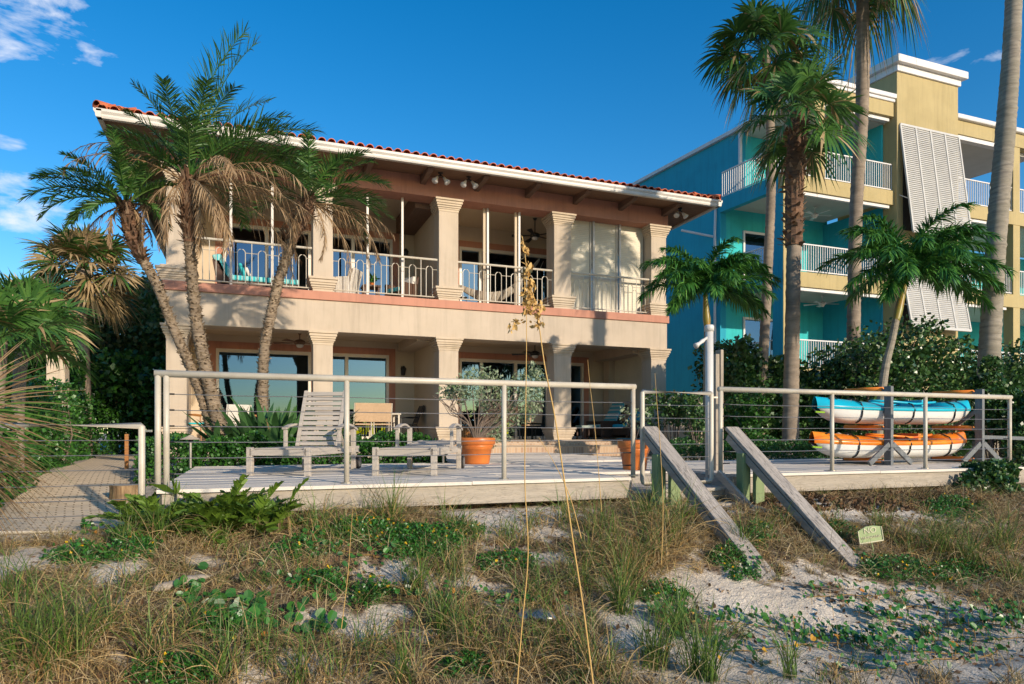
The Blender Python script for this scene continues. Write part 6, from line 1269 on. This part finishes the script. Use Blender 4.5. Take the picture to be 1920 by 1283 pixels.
TG = [ # px, py of the foot, blades, length, spread, dry share
    (1225, 1060, 420, .62, .13, .82), (1180, 1090, 380, .60, .12, .8), (1260, 1020, 300, .62, .12, .78), (1150, 1040, 260, .5, .12, .8), (1290, 985, 200, .5, .1, .7), (1215, 980, 220, .58, .1, .6), (1120, 1000, 200, .45, .1, .7),
    (735, 990, 260, .55, .06, .55), (700, 985, 120, .4, .08, .7), (80, 1260, 260, .60, .10, .45), (30, 1240, 200, .6, .10, .4), (140, 1230, 180, .5, .10, .6), (20, 1130, 120, .45, .1, .5), (290, 1240, 200, .45, .08, .7), (200, 1180, 160, .4, .1, .7),
    (300, 1020, 150, .5, .05, .4), (240, 1030, 130, .4, .07, .35), (345, 1010, 80, .4, .05, .5), (900, 1230, 300, .55, .16, .75), (980, 1260, 260, .5, .15, .8), (830, 1190, 160, .5, .1, .45), (1060, 1230, 260, .5, .15, .8), (1120, 1270, 220, .5, .12, .7),
    (780, 1110, 140, .45, .1, .4), (850, 1080, 120, .4, .1, .5), (1000, 1130, 150, .4, .12, .6), (1080, 1110, 160, .45, .12, .65), (1165, 1150, 160, .6, .06, .2), (1230, 1250, 160, .5, .09, .25), (640, 1010, 120, .3, .1, .5), (580, 1000, 120, .3, .12, .6),
    (1760, 1040, 260, .5, .12, .45), (1820, 1060, 240, .5, .12, .5), (1700, 1030, 200, .42, .12, .6), (1880, 1030, 200, .55, .12, .5), (1480, 985, 150, .35, .12, .85), (1560, 990, 140, .35, .12, .8), (1420, 1010, 150, .35, .1, .85), (1650, 1000, 140, .4, .1, .6), (1900, 1090, 120, .4, .1, .5),
    (500, 1230, 140, .4, .1, .7), (420, 1270, 160, .45, .1, .5), (560, 1280, 130, .4, .08, .5), (360, 1180, 110, .35, .1, .7), (1270, 1190, 90, .5, .05, .15), (1300, 1270, 90, .55, .04, .1), (1330, 1280, 90, .6, .05, .1), (1480, 1270, 50, .45, .04, .15), (460, 1050, 110, .25, .15, .8), (530, 1080, 110, .25, .15, .7), (960, 1010, 140, .3, .12, .5), (880, 1010, 140, .3, .12, .5), (1000, 985, 90, .3, .1, .6), (1110, 1060, 160, .42, .1, .75),
    (600, 992, 160, .42, .12, .6), (1060, 985, 150, .4, .1, .6), (850, 992, 140, .36, .12, .5), (410, 1030, 120, .32, .1, .6), (640, 1270, 170, .4, .12, .8), (700, 1230, 120, .4, .1, .7), (100, 1130, 120, .3, .12, .8), (250, 1100, 100, .25, .12, .8), (760, 1280, 170, .45, .1, .6), (1390, 1030, 90, .45, .03, .4)]
def tufts():
    LM = [(30, 1250, 'at the lower left picture corner'), (60, 1130, 'near the left picture edge'), (280, 1020, 'beside the tree stump'), (250, 1110, 'left of the grey palm sheath'), (290, 1240, 'in the left foreground'), (480, 1060, 'right of the grey palm sheath'), (480, 1250, 'left of the bare foreground sand'), (610, 1005, 'in front of the left deck fascia'), (720, 988, 'below the flat lounger'), (690, 1255, 'left of the golden stalks'), (900, 1240, 'around the tall golden stalks'), (800, 1100, 'below the flowering ground cover'), (950, 1000, 'behind the tall stalks'), (1060, 1120, 'right of the second tall stalk'), (1210, 1030, 'left of the stairs'), (1180, 1150, 'on the sand left of the long vine'), (1300, 1250, 'in front of the long vine'), (1110, 1265, 'in the foreground right of the stalks'), (1420, 1010, 'between and behind the handrails'), (1560, 990, 'left of the green sign'), (1700, 1020, 'right of the green sign'), (1850, 1050, 'below the glossy corner shrub'), (1480, 1270, 'alone on the right foreground sand')]
    ON = ['leftmost', 'second from the left', 'third from the left', 'fourth from the left', 'fifth from the left', 'sixth from the left']; info = []
    for (px, py, n, L, sp, dry) in TG:
        place = min(LM, key=lambda m: (m[0]-px)**2+(2*(m[1]-py))**2)[2]; tone = 'green' if dry < .45 else ('green and straw' if dry < .65 else 'dry straw coloured'); info.append((tone, place))
    for i, (px, py, n, L, sp, dry) in enumerate(TG):
        same = sorted([j for j in range(len(TG)) if info[j] == info[i]], key=lambda j: TG[j][0]); k = same.index(i)
        lab = '%s grass tuft %s' % info[i] + ('' if len(same) == 1 else ', '+ON[k])
        seed(200+i); p = gp(px, py); t = thing('grass_tuft', tuple(p), lab, 'grass tuft', 'grass tufts on the dune')
        nd = int(n*dry*1.3); w = .0036; nd = int(nd*.7)
        P, S, W = tuft(px, py, nd, L*1.1, sp*.8, None, 0, w=w, bendr=(.7, 2.3), er=(30, 88)); m = MB(); m.ribbons(P, S, W); mesh('dry_blades', m, 'orangestraw', t)
        P, S, W = tuft(px, py, int(n*(1-dry)*.8)+10, L*1.15, sp*.6, None, 0, w=w, bendr=(.2, 1.3), er=(58, 89)); m = MB(); m.ribbons(P, S, W); mesh('green_blades', m, 'greengrass', t)
tufts()
seed(131)
def greencover():
    mb = MB(); fl_ = MB()
    for (px, py, w, h, n) in ((780, 1020, 85, 32, 1700), (700, 1000, 70, 25, 1200), (660, 1000, 40, 20, 500), (950, 1060, 60, 18, 350), (860, 1000, 50, 15, 350), (240, 1035, 60, 20, 500), (150, 1050, 60, 14, 300), (1370, 1050, 40, 22, 350), (1420, 1010, 40, 25, 350), (1780, 960, 60, 30, 600), (1680, 1070, 70, 25, 500), (1800, 1080, 90, 22, 500), (1560, 1000, 50, 15, 250), (330, 1270, 90, 25, 450), (600, 1100, 50, 18, 250), (420, 1190, 60, 20, 250), (700, 1120, 50, 20, 200), (880, 1260, 60, 20, 250), (1240, 1120, 50, 18, 220), (1400, 1085, 30, 10, 100), (560, 1040, 60, 18, 260)):
        hh = None
        for k in range(int(n*1.6)):
            a, r_ = rng.uniform(0, tau), math.sqrt(rng.random()); q = (px+w*r_*math.cos(a), py+h*r_*math.sin(a)*.9); 
            if clumpn(np.array(q[0]*.11), np.array(q[1]*.22), 1.0, 2) < .22 and rng.random() < .8: continue
            if k % 6 == 0 or hh is None: c0 = np.array(gp(*q)); hh = .12*(1-r_*r_)+.02
            c = c0+rng.normal(0, .03, 3)*[1, 1, 0]+[0, 0, rng.uniform(0, hh)]; mb.V.append(c[None]) if 0 else GC.append(c)
            if k % 90 == 0: FLW.append(c+[0, 0, .04])
GC, FLW = [], []
greencover(); mb = MB(); leafquads(mb, np.repeat(np.array(GC), 3, 0)+rng.normal(0, .014, (3*len(GC), 3)), .026, up=.6, aspect=.33); struct('ground_cover', mb, 'vine', kind='stuff', label='small leaved green ground cover between the grass')
mb = MB(); F_ = np.repeat(np.array(FLW), 9, 0); leafquads(mb, F_, .013, up=.2, aspect=.5); struct('yellow_flowers', mb, 'flower', kind='stuff', label='small yellow dune flowers')
def roundleaf(mb, C, nrmv, r):
    """two lobed round leaves"""
    N_ = len(C); th = np.linspace(0, tau, 9)[:-1]; rr = np.array([1, .95, .9, .9, .72, .9, .9, .95]); a = nrm(np.cross(nrmv, rng.normal(0, 1, (N_, 3)))); b = np.cross(nrmv, a)
    V = C[:, None]+(a[:, None]*(np.cos(th)*rr)[None, :, None]+b[:, None]*(np.sin(th)*rr*.85)[None, :, None])*r[:, None, None]+nrmv[:, None]*(np.abs(np.sin(th))*.28)[None, :, None]*r[:, None, None]
    V = np.concatenate([C[:, None], V], 1).reshape(-1, 3); q = [(0, i+1, (i+1) % 8+1) for i in range(8)]; q = (np.arange(N_)*9)[:, None, None]+np.array(q)[None]; mb.addq(V, q.reshape(-1, 3))
def vine(P2, label, dens=30, hmax=.11, rl=.032, w=0.10, yellow=.05):
    g = [np.array(gp(*p)) for p in P2]; L = sum(np.linalg.norm(g[i+1]-g[i]) for i in range(len(g)-1)); S_ = spline(g, max(8, int(L/.06))); S_[:, :2] += rng.normal(0, .008, (len(S_), 2)); S_[:, 2] = hgt(S_[:, 0], S_[:, 1])+.018
    t = thing('beach_vine', tuple(g[0]), label, 'vine', 'creeping round leaved vines on the sand'); st_ = MB().tube(S_, .0045, 5); n = int(L*dens*1.45); i = rng.integers(0, len(S_), n); b = S_[i]+rng.normal(0, 1, (n, 3))*[w*.3, w, 0]
    b[:, 2] = hgt(b[:, 0], b[:, 1]); tip = b+np.stack([rng.normal(0, .025, n), rng.normal(0, .025, n), rng.uniform(.03, hmax, n)], -1)
    for a, c in zip(b[::2], tip[::2]): st_.tube([a, c], .0022, 3, cap=False)
    mesh('stems', st_, 'vinestem', t); nv = nrm(rng.normal(0, .45, (n, 3))+np.array([.35, -.75, .75])); m = MB(); m2 = MB(); k = rng.random(n) < yellow; rs = rl*rng.uniform(.6, 1.25, n); roundleaf(m, tip[~k], nv[~k], rs[~k]); mesh('leaves', m, 'vine', t)
    if k.any(): roundleaf(m2, tip[k], nv[k], rs[k]); mesh('yellow_leaves', m2, 'yellowleaf', t)
seed(141)
for P2, lb, de in (([(1240, 1165), (1330, 1170), (1440, 1180), (1540, 1195), (1640, 1200), (1760, 1205), (1920, 1200)], 'long vine across the bare sand below the stairs', 62), ([(1310, 1225), (1450, 1220), (1560, 1210), (1700, 1225), (1830, 1228)], 'vine with a bare yellow runner on the right foreground sand', 50), ([(1510, 1125), (1600, 1120), (1700, 1112), (1800, 1120), (1920, 1150)], 'sparse vine just below the foot of the right handrail', 26),
                   ([(1590, 1265), (1700, 1250), (1800, 1240), (1870, 1225)], 'vine runner nearest the lower right corner', 28), ([(1600, 1150), (1680, 1170), (1760, 1180), (1860, 1165), (1925, 1165)], 'dense leafy vine on the right sand', 70), ([(1560, 1190), (1620, 1215), (1660, 1240)], 'short vine crossing the middle of the right sand', 60), ([(1640, 1150), (1720, 1140), (1800, 1150)], 'little vine under the row of dune plants', 26), ([(1820, 1190), (1870, 1175), (1925, 1185)], 'leafy vine at the right picture edge', 80),
                   ([(340, 1120), (390, 1135), (440, 1145), (490, 1150)], 'large leaved vine beside the grey palm sheath', 70), ([(440, 1190), (490, 1200), (520, 1190)], 'vine with yellowing leaves in the left foreground', 40), ([(650, 1082), (720, 1085)], 'short vine on the pale sand patch under the deck', 30), ([(750, 1118), (800, 1125), (840, 1122)], 'short vine on the central sand patch', 34), ([(480, 1075), (540, 1100), (600, 1120), (640, 1135)], 'vine threading the dry grass on the left', 30), ([(1380, 1055), (1430, 1062)], 'vine between the two slanting handrails', 45), ([(560, 1015), (620, 1030), (690, 1045), (740, 1050)], 'creeping vine in front of the flowering ground cover', 50), ([(400, 1160), (470, 1175), (560, 1180), (620, 1200)], 'creeping vine right of the large leaved one', 45), ([(160, 1000), (230, 1020), (290, 1040)], 'creeping vine between the gate and the tree stump', 45), ([(880, 1120), (960, 1140), (1040, 1130)], 'creeping vine in the grass behind the tall stalks', 35), ([(1600, 1050), (1680, 1075), (1760, 1090)], 'vine running right from the green sign', 45)):
    near = max(p[1] for p in P2) > 1230; vine(P2, lb, de, rl=.028 if 'large' not in lb else .045, yellow=.02 if 'yellow' not in lb else .08)
# sea oats: the tall stalks close to the camera
def oat(P, D, label, head, lower=(), r=.0026, name='sea_oat_stalk', n=150):
    t = thing(name, tuple(atD(*P[0], D)), label, 'grass stalk', 'tall golden grass stalks in front of the deck'); S_ = spline([atD(px, py, D) for px, py in P], 40); mesh('stem', MB().tube(S_, np.linspace(r*1.3, r*.5, 40), 6), 'oat', t, smooth=True)
    C = []; 
    for (px, py, w, h, m) in list(head)+list(lower):
        for k in range(m): C.append(np.array(atD(px+rng.normal(0, w), py+rng.uniform(-h, h), D+rng.normal(0, .012))))
    if C: m = MB(); leafquads(m, np.array(C), .024, up=-1.2, aspect=.30, prof=(.3, 1, .15)); mesh('seed_head', m, 'oat', t)
seed(151)
oat([(966, 1330), (978, 1180), (990, 1040), (984, 900), (986, 740), (987, 600), (982, 520)], 3.0, 'tallest grass stalk, its heavy seed head in front of the balcony hammock', [(984, 470, 2.5, 14, 16), (990, 510, 4, 20, 40), (994, 545, 5, 22, 60), (988, 565, 5, 22, 50), (1008, 575, 5, 14, 26)], [(975, 602, 9, 5, 14), (962, 614, 4, 6, 10)])
oat([(1118, 1330), (1095, 1150), (1075, 1020), (1058, 900), (1040, 780), (1022, 690), (1012, 620), (1004, 570), (990, 520), (982, 460), (978, 442)], 3.0, 'second tall grass stalk leaning left across the first', [(1012, 590, 3, 18, 26), (980, 450, 1.5, 8, 5)], [(1003, 608, 4, 6, 12)], .0032)
oat([(1010, 820), (1040, 870), (1068, 930), (1090, 1010)][::-1], 3.6, 'thin dry stalk crossing between the two tall ones', [], (), .0022)
oat([(1128, 960), (1122, 880), (1114, 790), (1106, 720), (1102, 675)], 5.5, 'thin dry stalk in front of the porch steps', [], (), .0024)
oat([(1240, 1060), (1243, 950), (1238, 840), (1232, 760), (1228, 700)], 5.3, 'thin dry stalk in front of the stair gate', [], (), .0026)
oat([(640, 1180), (652, 1080), (658, 1000), (662, 950)], 4.0, 'short thin stalk left of the middle of the dune', [], (), .002)
